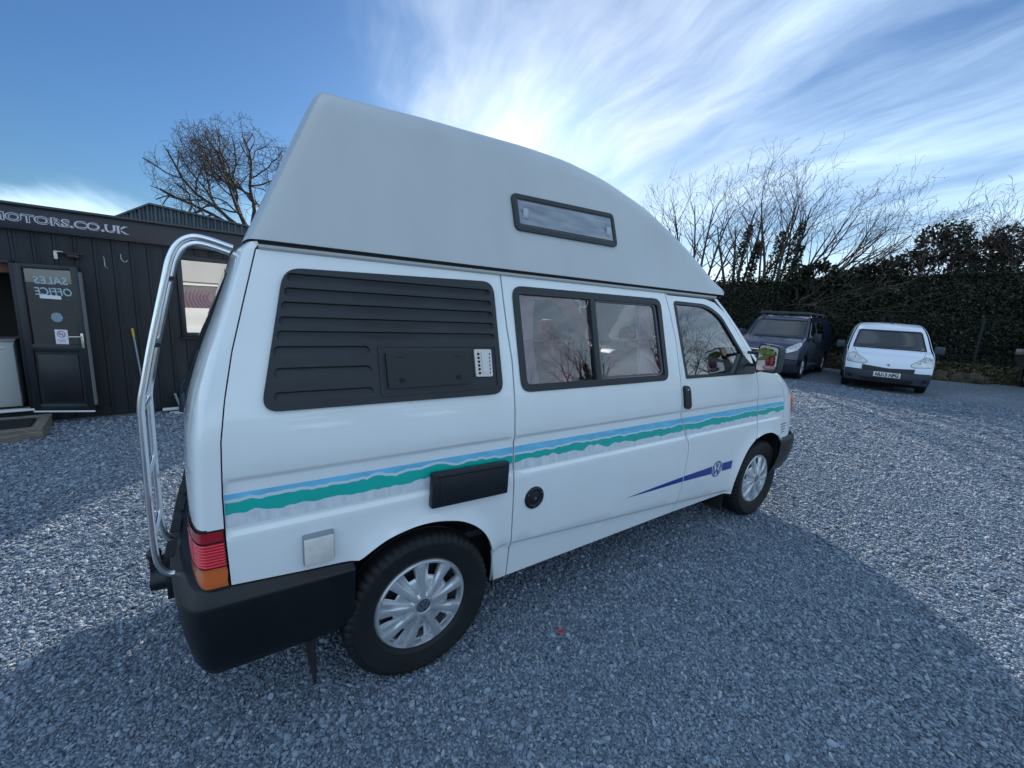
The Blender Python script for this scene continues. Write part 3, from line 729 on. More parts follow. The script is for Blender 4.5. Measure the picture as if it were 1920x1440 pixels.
# front bumper and front end
FBs = [(.34, .055, 3.66), (.36, .035, 3.70), (.43, .008, 3.76), (.53, -.012, 3.79), (.62, -.014, 3.78), (.648, -.006, 3.75), (.664, .010, 3.72)]
fb_ = loft_side('front_bumper', FBs, 3.115, 2.7, bumper_pl, van, front=True, x_edge=3.21)
FR = [(.664, 3.139, prof(.664), .67, 3.68), (.86, 3.109, prof(.86), .88, 3.64), (1.0, 3.069, prof(1.0), 1.03, 3.55), (1.06, 3.034, prof(1.06), 1.08, 3.47), (1.132, 2.969, prof(1.13), 1.15, 3.32), (1.198, 2.904, prof(1.198), 1.22, 3.12), (1.245, 2.784, prof(1.245), 1.27, 2.98), (1.249, 2.66, prof(1.245) + .005, 1.29, 2.86)]
fr = cap_surface('bonnet', dens_rows(FR), 2.7, paint, K=60)
WS = [(1.250, 2.645, prof(1.25), 1.29, 2.86), (1.36, 2.508, prof(1.36), 1.40, 2.74), (1.536, 2.312, prof(1.536), 1.58, 2.52), (1.66, 2.156, prof(1.66), 1.71, 2.34), (1.735, 2.045, prof(1.735), 1.80, 2.22)]
cap_surface('windscreen', dens_rows(WS), 2.7, side_glass, tr=(-.93, .93), off=-.004)
for tr in ((-1, -.9299), (.9299, 1)):
    vs = []; K = 14; rr_ = dens_rows(WS)
    for (ze, xe, ye, zc, xc) in rr_:
        for i in range(K + 1):
            u = i / K; t = -1 + (tr[1] + 1) * u ** 2.2 if tr[0] < 0 else 1 - (1 - tr[0]) * (1 - u) ** 2.2
            s = max(0, 1 - abs(t) ** 2.7) ** (1 / 2.7); vs.append((xe + (xc - xe) * s, .92 + (.92 - ye) * t, ze + (zc - ze) * (1 - t * t)))
    k = K + 1; mesh('windscreen_pillar', vs, [(i * k + j, i * k + j + 1, (i + 1) * k + j + 1, (i + 1) * k + j) for i in range(len(rr_) - 1) for j in range(K)], paint, van, smooth=True)
# indicator lamp on the nose corner, headlamps and grille round the front
org = mat('orange_lens', (.75, .10, .02), .2, coat=.6)
def nose_patch(name, z0, z1, t0, t1, m_, off, par):
    rows = [r for r in [tuple(np.interp(z, [q[0] for q in FR], [q[j] for q in FR]) for j in range(5)) for z in np.linspace(z0, z1, 8)]]
    vs = []; K = 16
    for (ze, xe, ye, zc, xc) in rows:
        for i in range(K + 1):
            t = t0 + (t1 - t0) * i / K; s = max(0, 1 - abs(t) ** 2.7) ** (1 / 2.7)
            vs.append((xe + (xc - xe) * s + off, .92 + (.92 - ye) * t * (1 + off * .9), ze + (zc - ze) * (1 - t * t)))
    k = K + 1; return mesh(name, vs, [(i * k + j, i * k + j + 1, (i + 1) * k + j + 1, (i + 1) * k + j) for i in range(7) for j in range(K)], m_, par, smooth=True)
for a, b in ((-.985, -.90), (.90, .985)): nose_patch('indicator_lamp', .845, 1.0, a, b, org, .012, fr)
for a, b in ((-.89, -.60), (.60, .89)): nose_patch('headlamp', .845, 1.0, a, b, mat('lamp_glass', (.55, .58, .6), .12, metal=.5, coat=.8), .008, fr)
nose_patch('grille', .845, .99, -.59, .59, dark, .008, fr)

# ---- gutter
xs = np.linspace(-.535, 2.05, 60)
def strip(name, sec, m_, parent, xr=xs, mir=False):
    vs = []
    for x in xr:
        for (dy, z) in sec: y = prof(1.745) + dy; vs.append((x, 1.84 - y if mir else y, z))
    k = len(sec); fs = [(i * k + j, i * k + (j + 1) % k, (i + 1) * k + (j + 1) % k, (i + 1) * k + j) for i in range(len(xr) - 1) for j in range(k)]
    fs += [tuple(range(k)), tuple((len(xr) - 1) * k + j for j in range(k - 1, -1, -1))]
    o = mesh(name, vs, fs, m_, parent); bm = bmesh.new(); bm.from_mesh(o.data); bmesh.ops.recalc_face_normals(bm, faces=bm.faces[:]); bm.to_mesh(o.data); bm.free(); return o
cream = mat('cream_rail', (.60, .62, .60), .4)
for mir in (False, True):
    strip('gutter_rail', [(-.014, 1.742), (-.017, 1.750), (.02, 1.752), (.02, 1.728), (-.003, 1.736)], cream, van, mir=mir)
    strip('gutter_seal', [(-.004, 1.752), (-.004, 1.761), (.02, 1.761), (.02, 1.752)], rubber, van, mir=mir)
    strip('gutter_lip', [(-.011, 1.761), (-.011, 1.765), (.02, 1.765), (.02, 1.761)], rubber, van, mir=mir)

# ---- high roof
HX = [-.531, 0, .27, .60, .87, 1.1, 1.384, 1.704, 1.9, 2.075]; HZ = [2.325, 2.345, 2.352, 2.366, 2.362, 2.325, 2.228, 2.040, 1.905, 1.772]
_hx = np.linspace(-.531, 2.075, 300); _hz = np.interp(_hx, HX, HZ); _hz2 = np.convolve(np.pad(_hz, 15, mode='reflect', reflect_type='odd'), np.exp(-np.linspace(-2, 2, 31) ** 2) / np.exp(-np.linspace(-2, 2, 31) ** 2).sum(), 'valid')
def hs(x): return float(np.interp(x, _hx, _hz2))
def hy(z): return .106 + .285 * (z - 1.74)
def section(x):
    h = hs(x); z0 = 1.7655; out = []; hh = h - z0; rc = min(.085, hh * .8); ys = hy(h)
    for i in range(12): z = z0 + (h - rc - z0) * i / 11; out.append((hy(z), z))
    for i in range(1, 9):
        a = i / 8; A = (hy(h - rc), h - rc); B = (ys + .012, h + .004); C_ = (ys + rc * 1.1, h + .018)
        out.append(((1 - a) ** 2 * A[0] + 2 * a * (1 - a) * B[0] + a * a * C_[0], (1 - a) ** 2 * A[1] + 2 * a * (1 - a) * B[1] + a * a * C_[1]))
    y1, z1 = out[-1]; cr = min(.055, hh * .35)
    for i in range(1, 13): a = i / 12; out.append((y1 + (.92 - y1) * a, z1 + cr * (1 - (1 - a) ** 2)))
    return out
st = np.concatenate([np.linspace(-.531, .9, 22), np.linspace(.95, 2.075, 40)]); vs = []; secs = []
for x in st:
    sec = section(x); full = sec + [(1.84 - y, z) for y, z in sec[-2::-1]]; row = []
    k = 1 - sstep(-.531, .25, x)
    for (y, z) in full:
        t = (y - .92) / .82; s = max(0, 1 - abs(t) ** 2.6) ** (1 / 2.6)
        xx = x + k * .45 * (z - 1.745) + sstep(.7, 2.07, x) * .26 * s - (1 - sstep(-.531, -.3, x)) * 0
        row.append((xx, y, z))
    secs.append(row); vs += row
k = len(secs[0]); fs = [(i * k + j, (i + 1) * k + j, (i + 1) * k + j + 1, i * k + j + 1) for i in range(len(st) - 1) for j in range(k - 1)]
# rear face
r0 = secs[0]; half = (k - 1) // 2; base = len(vs); KK = 28
for i in range(half + 1):
    a = Vector(r0[i]); b = Vector(r0[k - 1 - i])
    for j in range(KK + 1):
        t = math.sin((-1 + 2 * j / KK) * math.pi / 2); s = max(0, 1 - abs(t) ** 5) ** .2; p = (a + b) / 2 + (b - a) / 2 * t; vs.append((p.x - .055 * s, p.y, p.z))
fs += [(base + i * (KK + 1) + j, base + (i + 1) * (KK + 1) + j, base + (i + 1) * (KK + 1) + j + 1, base + i * (KK + 1) + j + 1) for i in range(half) for j in range(KK)]
ht = mesh('high_roof', vs, [f[::-1] for f in fs], grp, van, smooth=True)
bm = bmesh.new(); bm.from_mesh(ht.data); bmesh.ops.remove_doubles(bm, verts=bm.verts[:], dist=.0005); bmesh.ops.recalc_face_normals(bm, faces=bm.faces[:]); bm.to_mesh(ht.data); bm.free()
ht.data.polygons.foreach_set('use_smooth', [True] * len(ht.data.polygons))
def hside(x, z): return (x, hy(z), z), Vector((0, -1, .285)).normalized()
SK = rounded([(.456, 2.106), (1.120, 2.124), (1.126, 1.950), (.462, 1.944)], .028, 6)
sf = panel('roof_window', SK, hside, black_pl, ht, holes=[offpoly(SK, .020)], step=.2, thick=.02, lift=.012, bstep=.03)
panel('roof_window_seal', offpoly(SK, .020), hside, mat('grey_rubber'), ht, holes=[offpoly(SK, .030)], step=.2, thick=.008, lift=.007, bstep=.03)
panel('roof_window_pane', offpoly(SK, .029), hside, mat('smoked_acrylic', (.15, .18, .24), .15, coat=.5, col2=(.30, .33, .38), vscale=6, aniso=(1, 1, 6)), ht, step=.08, thick=.01, lift=.011, bstep=.04)
for x_ in (.52, 1.06):
    g = G(); p, n = hside(x_, 2.02); g.box(Vector(p) + n * .016, (.028, .010, .045), bev=.004); g.build('window_catch', mat('clear_catch', (.40, .44, .50), .2, coat=.6), ht, angle=30)

def hsideF(x, z): return (x, 1.84 - hy(z), z), Vector((0, 1, .285)).normalized()
panel('roof_window', SK, hsideF, black_pl, ht, holes=[offpoly(SK, .030)], step=.2, thick=.02, lift=.012, bstep=.04)
panel('roof_window_pane', offpoly(SK, .029), hsideF, mat('smoked_acrylic'), ht, step=.2, thick=.01, lift=.010, bstep=.06)
# ---- ladder
def smooth_path(pts, k=6):
    P = [Vector(p) for p in pts]; out = []
    for i in range(len(P) - 1):
        p0, p1, p2, p3 = P[max(i - 1, 0)], P[i], P[i + 1], P[min(i + 2, len(P) - 1)]
        for j in range(k):
            t = j / k; out.append(.5 * ((2 * p1) + (p2 - p0) * t + (2 * p0 - 5 * p1 + 4 * p2 - p3) * t * t + (3 * p1 - p0 - 3 * p2 + p3) * t ** 3))
    return out + [P[-1]]
YN, YF = .245, .475
nr = [(-.800, .628), (-.838, .630), (-.862, .662), (-.872, .720), (-.874, .86), (-.873, 1.00), (-.871, 1.17), (-.868, 1.235), (-.853, 1.31), (-.827, 1.433), (-.780, 1.632), (-.762, 1.700), (-.738, 1.742), (-.705, 1.762), (-.665, 1.760), (-.600, 1.742)]
def rail(y, dx=0, dz=0): return smooth_path([(x + dx, y, z + (dz if z > 1.5 else 0)) for x, z in nr])
g = G(); g.tube(rail(YN), .0105, 10); g.tube(rail(YF, -.006, 0), .0105, 10)
lad = g.build('ladder', chrome, van, angle=60)
for z in (1.63, 1.42, 1.21, .985, .765):
    x = interp(z, [q[1] for q in nr[2:12]], [q[0] for q in nr[2:12]]); g = G(); g.tube([(x, YN, z), (x - .006, YF, z)], .008, 8); g.build('ladder_rung', chrome, lad, angle=60)
for z in (1.63, 1.42):
    x = interp(z, [q[1] for q in nr[2:12]], [q[0] for q in nr[2:12]]); g = G(); g.box((x + .004, YN + .012, z), (.034, .012, .014), bev=.003); g.build('rung_clip', black2, lad)
for y_ in (YN, YF):
    g = G(); g.lathe([(.001, 0), (.03, 0), (.03, .006), (.001, .006)], 16, axis='Z', c=(-.80, y_, .622)); g.build('ladder_foot', chrome, lad, angle=40)

# ---- towing gear
g = G(); g.box((-.89, .72, .42), (.14, .07, .05), bev=.008); g.tube(smooth_path([(-.91, .72, .40), (-.935, .72, .41), (-.945, .72, .43), (-.945, .72, .46)], 4), .018, 10)
tb = g.build('tow_bar', underseal, van, angle=40)
bmx = bmesh.new(); bmesh.ops.create_uvsphere(bmx, u_segments=16, v_segments=10, radius=.027); mev = [v.co + Vector((-.945, .72, .47)) for v in bmx.verts]; mef = [tuple(v.index for v in f.verts) for f in bmx.faces]; bmx.free()
mesh('tow_ball', mev, mef, black2, tb, smooth=True)
g = G(); g.lathe([(.001, -.045), (.034, -.045), (.038, -.03), (.038, .03), (.028, .035), (.001, .035)], 20, axis='X', c=(-.885, .50, .47)); g.box((-.87, .50, .45), (.02, .09, .10), bev=.004)
g.build('trailer_socket', black2, tb, angle=40)


# ---- underbody, wheel housings, mud flap
g = G(); g.box((1.30, .92, .46), (3.70, 1.56, .10)); g.box((1.35, .60, .37), (1.9, .30, .14), bev=.02); g.box((1.3, 1.3, .36), (1.6, .34, .16), bev=.02); g.tube([(0, .1, .32), (0, 1.74, .32)], .05, 8); g.tube([(2.92, .1, .32), (2.92, 1.74, .32)], .045, 8)
g.tube([(-.75, 1.35, .30), (.1, 1.35, .30), (.9, 1.1, .30), (2.5, 1.1, .32)], .03, 8)
g.build('underbody', underseal, van)
for cx_, arch in ((0.03, REAR_ARCH), (2.83, FRONT_ARCH)):
    for mir in (0, 1):
        vs = []; fs = []; A = [(arch[0][0] + (0.0), .28)] + list(arch) + [(arch[-1][0] - .05 if cx_ < 1 else arch[-1][0] + .03, .45)]
        for (x, z) in A:
            dx, dz = x - cx_, z - .33; L_ = math.hypot(dx, dz) or 1
            for y, o_ in ((.016, .003), (.10, .03), (.36, .03)):
                yy = y if not mir else 1.84 - y; vs.append((x + dx / L_ * o_, yy, z + dz / L_ * o_))
        k = len(A); fs = [(i * 3 + j, i * 3 + j + 1, (i + 1) * 3 + j + 1, (i + 1) * 3 + j) for i in range(k - 1) for j in range(2)]
        b0 = len(vs); vs.append((cx_, .36 if not mir else 1.48, .33)); fs += [(i * 3 + 2, b0, (i + 1) * 3 + 2) for i in range(k - 1)]
        mesh('wheel_housing', vs, fs, underseal, van)
g = G(); g.box((-.425, .15, .27), (.012, .22, .26), bev=.002); g.box((-.425, .15, .43), (.02, .24, .08)); g.build('mud_flap', rubber, van)
g = G(); g.box((2.47, .16, .22), (.012, .18, .16), bev=.002); g.build('mud_flap', rubber, van)

# ---- wheels
TR, TW = .325, .098
def make_wheel(face=-1, name='wheel', parent=None, R_=TR, cover=True, nsp=9):
    """axis along Y, outer face towards -Y"""
    g = G(); g.lathe([(.001, .02), (.19, .02), (.205, .0), (.205, TW * 1.0), (.20, TW), (.19, .05), (.001, .05)], 36, axis='Y'); wo = g.build(name, underseal, parent, angle=40)
    n = 168; pr = [(.200, -.062), (.206, -.074), (.222, -.084), (.2225, -.0855), (.226, -.0855), (.2265, -.087), (.25, -.0935), (.275, -.0965), (.283, -.0985), (.292, -.0985), (.298, -.0945), (.308, -.090), (.3165, -.083), (.3225, -.070), (.325, -.055), (.3255, -.030), (.319, -.027), (.319, -.021), (.3258, -.018), (.326, 0), (.3258, .018), (.319, .021), (.319, .027), (.3255, .030), (.3235, .07), (.31, .09), (.25, .0965), (.20, .07)]
    vs = []
    for i, (r, a) in enumerate(pr):
        for j in range(n):
            an = 2 * math.pi * j / n; rr = r
            if 10 <= i <= 14 and (j % 3 == 0): rr = r - .0065
            vs.append((rr * math.cos(an), a + (.002 if 10 <= i <= 14 and j % 3 == 0 else 0), rr * math.sin(an)))
    fs = [(i * n + j, i * n + (j + 1) % n, (i + 1) * n + (j + 1) % n, (i + 1) * n + j) for i in range(len(pr) - 1) for j in range(n)]
    ty = mesh('tyre', vs, fs, tyre_m, wo, smooth=True); ty.data.set_sharp_from_angle(angle=R(38))
    # nine spoked cover
    per = 22; NA = nsp * per; rad = [.0, .026, .030, .034, .044, .056, .072, .09, .108, .126, .140, .150, .160, .170, .180, .186, .189, .195, .201, .204]
    vs = []; fs = []
    def hgt(fr, r):
        d = abs(fr - .5) * 2 if False else min(fr, 1 - fr)          # distance from spoke centre in sector units
        halfw = np.interp(r, [.04, .09, .19], [.34, .20, .17])
        sp = 1 - sstep(halfw - .035, halfw + .045, d)
        groove = math.exp(-((d - halfw * .72) / .018) ** 2) * .0022 if r > .05 else 0
        dome = .012 * (1 - (r / .2) ** 2)
        spoke = .006 + dome - groove
        vane = dome - .006 - .016 * sstep(.05, .17, r) - (.013 * (fr - .2) if fr < 1 else 0) * sstep(.06, .15, r)
        h = spoke * sp + vane * (1 - sp)
        if r > .184: h = h * (1 - sstep(.184, .190, r)) + .006 * sstep(.184, .190, r)
        if r > .198: h -= (r - .198) * 2.2
        if r < .050: h = .006 + .012 if r > .032 else .0135
        if r < .027: h = .0135
        return h
    for r in rad:
        for j in range(NA):
            an = 2 * math.pi * j / NA; vs.append((r * math.cos(an), -.070 - hgt((j % per) / per, r), r * math.sin(an)))
    for i in range(len(rad) - 1):
        for j in range(NA):
            fr = ((j + .5) % per) / per
            if .122 < rad[i] < .179 and .58 > fr > .24: continue
            fs.append((i * NA + j, i * NA + (j + 1) % NA, (i + 1) * NA + (j + 1) % NA, (i + 1) * NA + j))
    cv = mesh('wheel_cover', vs, fs, silver, wo, smooth=True); cv.data.set_sharp_from_angle(angle=R(32))
    md = cv.modifiers.new('solid', 'SOLIDIFY'); md.thickness = .003
    g = G(); g.lathe([(.0001, -.0894), (.0300, -.0894), (.0305, -.086)], 30, axis='Y'); g.build('hub_badge', mat('badge_dark', (.05, .055, .065), .3), wo)
    g = G(); roundel(g, (0, 0), .0270, lambda x, z: (x, -.0902, z), .15); g.build('badge_mark', chrome, wo)
    g = G(); g.lathe([(.03, -.03), (.15, -.03), (.185, -.045), (.198, -.062)], 32, axis='Y'); g.build('wheel_rim', mat('rim_steel', (.03, .032, .036), .5, metal=.4), wo, angle=40)
    return wo
w0 = make_wheel(parent=van); w0.location = (0 - 1.3, .107 - .92, .325); w0.rotation_euler = (0, R(-13), 0)
w1 = copy_tree(w0, van); w1.location = (2.92 - 1.3, .132 - .92, .325); w1.rotation_euler = (0, R(9), 0)
w2_ = copy_tree(w0, van); w2_.location = (-1.3, 1.84 - .135 - .92, .325); w2_.rotation_euler = (0, 0, math.pi)
w3 = copy_tree(w0, van); w3.location = (2.92 - 1.3, 1.84 - .132 - .92, .325); w3.rotation_euler = (0, .3, math.pi)
WHEELS = (w0, w1, w2_, w3)

# ---- interior seen through the glass
red_f = mat('maroon_cloth', (.34, .06, .09), .9, var=.2, vscale=30); cur = mat('pale_curtain', (.66, .54, .60), .9, bump=.4, bscale=30)
_t = cur.node_tree; _b = _t.nodes['Principled BSDF']; _tl = _t.nodes.new('ShaderNodeBsdfTranslucent'); _tl.inputs[0].default_value = (.78, .58, .68, 1); _mx = _t.nodes.new('ShaderNodeMixShader'); _mx.inputs[0].default_value = .55
_t.links.new(_b.outputs[0], _mx.inputs[1]); _t.links.new(_tl.outputs[0], _mx.inputs[2]); _t.links.new(_mx.outputs[0], _t.nodes['Material Output'].inputs[0]); trim = mat('cab_trim', (.05, .055, .065), .7)
def seat(x, y, m_, zf=.55, s=1):
    g = G(); g.box((x, y, zf + .16), (.50, .48, .16), bev=.05); o = g.build('seat', m_, van, angle=60)
    g = G(); g.box((x - .25, y, zf + .50), (.14, .46, .60), rot=Matrix.Rotation(R(-12), 3, 'Y').to_quaternion(), bev=.06); g.build('seat_back', m_, o, angle=60)
    g = G(); g.box((x - .33, y, zf + .88), (.10, .26, .18), rot=Matrix.Rotation(R(-8), 3, 'Y').to_quaternion(), bev=.045); g.build('headrest', m_, o, angle=60)
seat(2.05, .46, red_f); seat(2.05, 1.40, red_f); seat(.72, 1.30, red_f, .45); seat(1.22, .50, red_f, .50)
g = G(); g.box((2.62, .92, 1.06), (.42, 1.56, .34), bev=.06); g.box((2.50, .46, 1.24), (.24, .36, .08), bev=.03); g.build('dashboard', trim, van, angle=50)
g = G()
for i in range(33):
    pass
cx_, cz_ = 2.22, 1.20
ring = [Vector((cx_ + .185 * math.cos(a) * math.sin(R(28)) * -1, .46 + .185 * math.sin(a), cz_ + .185 * math.cos(a) * math.cos(R(28)))) for a in np.linspace(0, 2 * math.pi, 37)]
g.tube(ring, .014, 8); g.tube([(2.22, .46, 1.20), (2.42, .46, 1.10)], .03, 8)
for a in (0.3, 2.2, 4.1): g.tube([(2.225, .46, 1.2), tuple(ring[int(a / 6.283 * 36)])], .012, 6)
g.build('steering_wheel', black2, van, angle=50)
def curtain(x0, x1, z0, z1, yoff, m_, mir=False):
    vs = []; K = 40
    for j in range(7):
        z = z0 + (z1 - z0) * j / 6; sq = 1 - .25 * math.sin(math.pi * j / 6)
        for i in range(K + 1):
            x = x0 + (x1 - x0) * i / K * sq; y = prof(z) + yoff + .014 * math.sin(i * 1.6 + .4 * math.sin(j)); vs.append((x, 1.84 - y if mir else y, z))
    fs = [(j * (K + 1) + i, j * (K + 1) + i + 1, (j + 1) * (K + 1) + i + 1, (j + 1) * (K + 1) + i) for j in range(6) for i in range(K)]
    mesh('curtain', vs, fs, m_, van, smooth=True)
curtain(.46, .60, 1.24, 1.69, .06, cur); curtain(1.33, 1.50, 1.24, 1.69, .06, cur); curtain(.44, .98, 1.20, 1.70, .06, cur, True); curtain(1.02, 1.52, 1.20, 1.70, .06, cur, True); curtain(-.50, .32, 1.20, 1.70, .06, cur, True)
g = G(); g.tube([(.45, prof(1.46) + .05, 1.452), (1.49, prof(1.46) + .05, 1.462)], .006, 6); g.build('curtain_rail', mat('brass', (.5, .38, .14), .35, metal=.7), van)
g = G(); g.box((-.05, 1.0, 1.15), (.8, 1.4, 1.1), bev=.01); g.box((.9, 1.55, .95), (.6, .3, .7), bev=.01); g.build('furniture', mat('pale_cabinet', (.42, .40, .38), .6, var=.1), van)
g = G(); g.box((1.3, .92, .53), (3.3, 1.6, .03)); g.build('cabin_floor', trim, van)

# ---- door mirror
g = G()
mp = rounded([(-.205, 1.268), (-.205, 1.448), (-.070, 1.462), (-.062, 1.268)], .03, 5)
g.prism(mp, 2.362, 2.44, plane='YZ'); mo = g.build('door_mirror', black_pl, van, angle=35)
g = G(); g.prism(offpoly(mp, .010), 2.358, 2.362, plane='YZ'); g.build('mirror_glass', mat('mirror', (.55, .57, .60), .03, metal=1), mo)
g = G(); g.tube([(2.43, .03, 1.385), (2.42, -.08, 1.39)], .011, 8); g.tube([(2.43, .02, 1.30), (2.42, -.07, 1.305)], .011, 8); g.build('mirror_arm', black_pl, mo, angle=60)
# stored children are given in world space
for o in van.children:
    if o not in WHEELS: o.matrix_parent_inverse = Matrix.Translation(-van.location)
fb.matrix_parent_inverse = Matrix.Translation(-van.location)

# ---- toy tied in front of the mirror
gr = mat('green_cloth', (.13, .16, .04), .85, var=.3, vscale=30); rd = mat('red_cloth', (.26, .045, .04), .85, var=.3, vscale=30); pk = mat('pink_cloth', (.42, .25, .30), .8, var=.15, vscale=20)
toy = thing('soft_toy', 'crumpled green and red soft toy tied over the campervan door mirror', 'soft toy', (2.35, -.13, 1.29))
def blobmesh(name, c, d, m_, seed, sub=3, amp=.35):
    bm = bmesh.new(); bmesh.ops.create_icosphere(bm, subdivisions=sub, radius=1)
    for v in bm.verts:
        k_ = 1 + amp * noise.noise(v.co * 1.8 + Vector((seed, 0, 0))); v.co = Vector((v.co.x * d[0] * k_, v.co.y * d[1] * k_, v.co.z * d[2] * k_)) + Vector(c)
    me = bpy.data.meshes.new(name); bm.to_mesh(me); bm.free(); me.materials.append(m_); me.polygons.foreach_set('use_smooth', [True] * len(me.polygons)); return link(bpy.data.objects.new(name, me), toy)
blobmesh('body', (-.004, -.018, .105), (.010, .036, .022), gr, 2); 
g = G(); g.prism([(.068, .118), (.02, .140), (-.03, .135), (-.02, .105), (.02, .100), (.045, .108)], -.012, -.004, plane='YZ'); g.prism([(.055, .062), (.02, .088), (.0, .100), (-.03, .095), (-.01, .075), (.02, .060)], -.012, -.004, plane='YZ'); g.build('crest', gr, toy)
g = G(); g.prism([(.072, .112), (.062, .126), (.015, .146), (.02, .140), (.06, .118)], -.010, -.003, plane='YZ'); g.prism([(.048, .098), (.010, .104), (.022, .094)], -.010, -.003, plane='YZ'); g.prism([(.055, .055), (.05, .066), (.035, .068), (.04, .055)], -.010, -.003, plane='YZ'); g.build('crest_edge', rd, toy)
blobmesh('leg', (-.004, -.012, .058), (.007, .012, .036), rd, 5); blobmesh('leg', (-.004, -.038, .060), (.007, .013, .034), rd, 6)
blobmesh('foot', (-.004, -.026, .014), (.010, .036, .014), pk, 8)
g = G(); g.tube([(-.006, 0, .17), (-.012, -.004, .10), (-.006, .012, -.02)], .0012, 5); g.tube([(-.004, -.010, .172), (-.014, -.010, .10)], .0012, 5); g.build('string', mat('string', (.5, .45, .3), .8), toy)

# ================================================================== sales cabin
BO, BR = (-1.8, 5.5, 0), R(7.5)
cab = thing('sales_cabin', 'black timber-clad sales cabin with lettered fascia along its roof edge', 'cabin', BO, BR)
wood = mat('black_cladding', (.009, .013, .020), .55, var=.45, vscale=5, bump=.25, bscale=40, aniso=(1, 1, .25))
fasc = mat('fascia_black', (.020, .023, .034), .38, var=.15, vscale=3)
frm = mat('door_frame_black', (.013, .015, .02), .35, var=.2, vscale=6)
DOORX, DOORZ = (-1.42, -.70), (.16, 1.80); WINX, WINZ = (.665, 1.30), (.975, 2.03)
board0 = {}
def board(x0, x1, z0, z1):
    g = G(); g.box(((x0 + x1) / 2, -.010, (z0 + z1) / 2), (x1 - x0 - .008, .020, z1 - z0)); g.box((x0 + .012, -.026, (z0 + z1) / 2), (.020, .012, z1 - z0)); g.box((x0 + .045, -.023, (z0 + z1) / 2), (.012, .006, z1 - z0))
    g.build('cladding_board', wood, cab)
x = -3.4; rb_ = random.Random(2)
while x < 2.62:
    x1 = min(x + .158, 2.65); holes = []
    for (a, b), (c, d) in ((DOORX, DOORZ), (WINX, WINZ)):
        if x1 > a + .01 and x < b - .01: holes.append((a, b, c, d))
    if not holes: board(x, x1, .02, 2.14)
    else:
        a, b, c, d = holes[0]
        if x < a - .02: board(x, a, c, d)
        if x1 > b + .02: board(b, x1, c, d)
        if c > .1: board(x, x1, .02, c)
        board(x, x1, d, 2.14)
    x = x1
g = G()      # shell behind the boards
for (x0, x1, z0, z1) in ((-3.4, DOORX[0], 0, 2.2), (DOORX[1], WINX[0], 0, 2.2), (WINX[1], 2.65, 0, 2.2), (DOORX[0], DOORX[1], 0, DOORZ[0]), (DOORX[0], DOORX[1], DOORZ[1], 2.2), (WINX[0], WINX[1], 0, WINZ[0]), (WINX[0], WINX[1], WINZ[1], 2.2)):
    g.box(((x0 + x1) / 2, .05, (z0 + z1) / 2), (x1 - x0, .08, z1 - z0))
g.box((2.61, 1.35, 1.1), (.08, 2.5, 2.2)); g.box((-3.36, 1.35, 1.1), (.08, 2.5, 2.2)); g.box((-.375, 2.6, 1.1), (6.05, .08, 2.2)); g.box((-.375, 1.35, .12), (5.9, 2.4, .08))
g.build('wall', mat('cabin_shell', (.03, .032, .036), .7), cab)
g = G(); g.box((-.375, 1.30, 2.30), (6.15, 2.75, .08)); g.box((-.375, -.10, 2.385), (6.22, .09, .022)); g.build('roof', mat('roof_felt', (.06, .065, .07), .7), cab)
g = G(); g.box((-.375, -.075, 2.25), (6.2, .05, .246), bev=.003); fa = g.build('fascia', fasc, cab, angle=40)
TX = Matrix.Rotation(R(90), 4, 'X')
def fit_text(nm, txt, x0, x1, z0, z1, y, m_, parent, mirror=False, offset=0, extrude=.0015, shear=0):
    o = text_mesh(nm, txt, .1, m_, parent, Matrix.Identity(4), extrude=extrude, mirror=mirror, offset=offset, shear=shear)
    v = np.array([tuple(q.co) for q in o.data.vertices]); a = v.min(0); b = v.max(0)
    sx, sz = (x1 - x0) / (b[0] - a[0]), (z1 - z0) / (b[1] - a[1])
    for q in o.data.vertices: c = q.co.copy(); q.co = (x0 + (c.x - a[0]) * sx, y - c.z, z0 + (c.y - a[1]) * sz)
    return o
lt = mat('sign_letter_edge', (.50, .50, .60), .4); ld = mat('sign_letter', (.022, .025, .040), .35)
fit_text('sign_lettering_edge', 'MOTORS.CO.UK', -.815, .252, 2.203, 2.292, -.1015, lt, fa, offset=.0055)
fit_text('sign_lettering', 'MOTORS.CO.UK', -.806, .243, 2.2105, 2.2845, -.1040, ld, fa, offset=-.0012)
# dark room behind the doorway
g = G(); g.box((-1.06, 1.30, 1.1), (1.9, .05, 2.0)); g.build('back_room_wall', mat('room_wall', (.10, .095, .09), .8), cab)
g = G()
for (x, dx, z, dz) in ((DOORX[0] + .02, .04, .98, 1.64), (DOORX[1] - .02, .04, .98, 1.64), (-1.06, .72, 1.785, .03)): g.box((x, -.03, z), (dx, .10, dz), bev=.004)
g.build('door_frame', frm, cab, angle=40)
g = G(); g.box((-1.06, -.055, .168), (.74, .09, .022), bev=.003); g.build('door_threshold', mat('white_sill', (.62, .65, .68), .4), cab, angle=40)
g = G(); g.box((-1.03, .02, 1.72), (.56, .02, .10)); g.build('wooden_lintel', mat('brown_wood', (.14, .06, .03), .6, var=.3), cab)
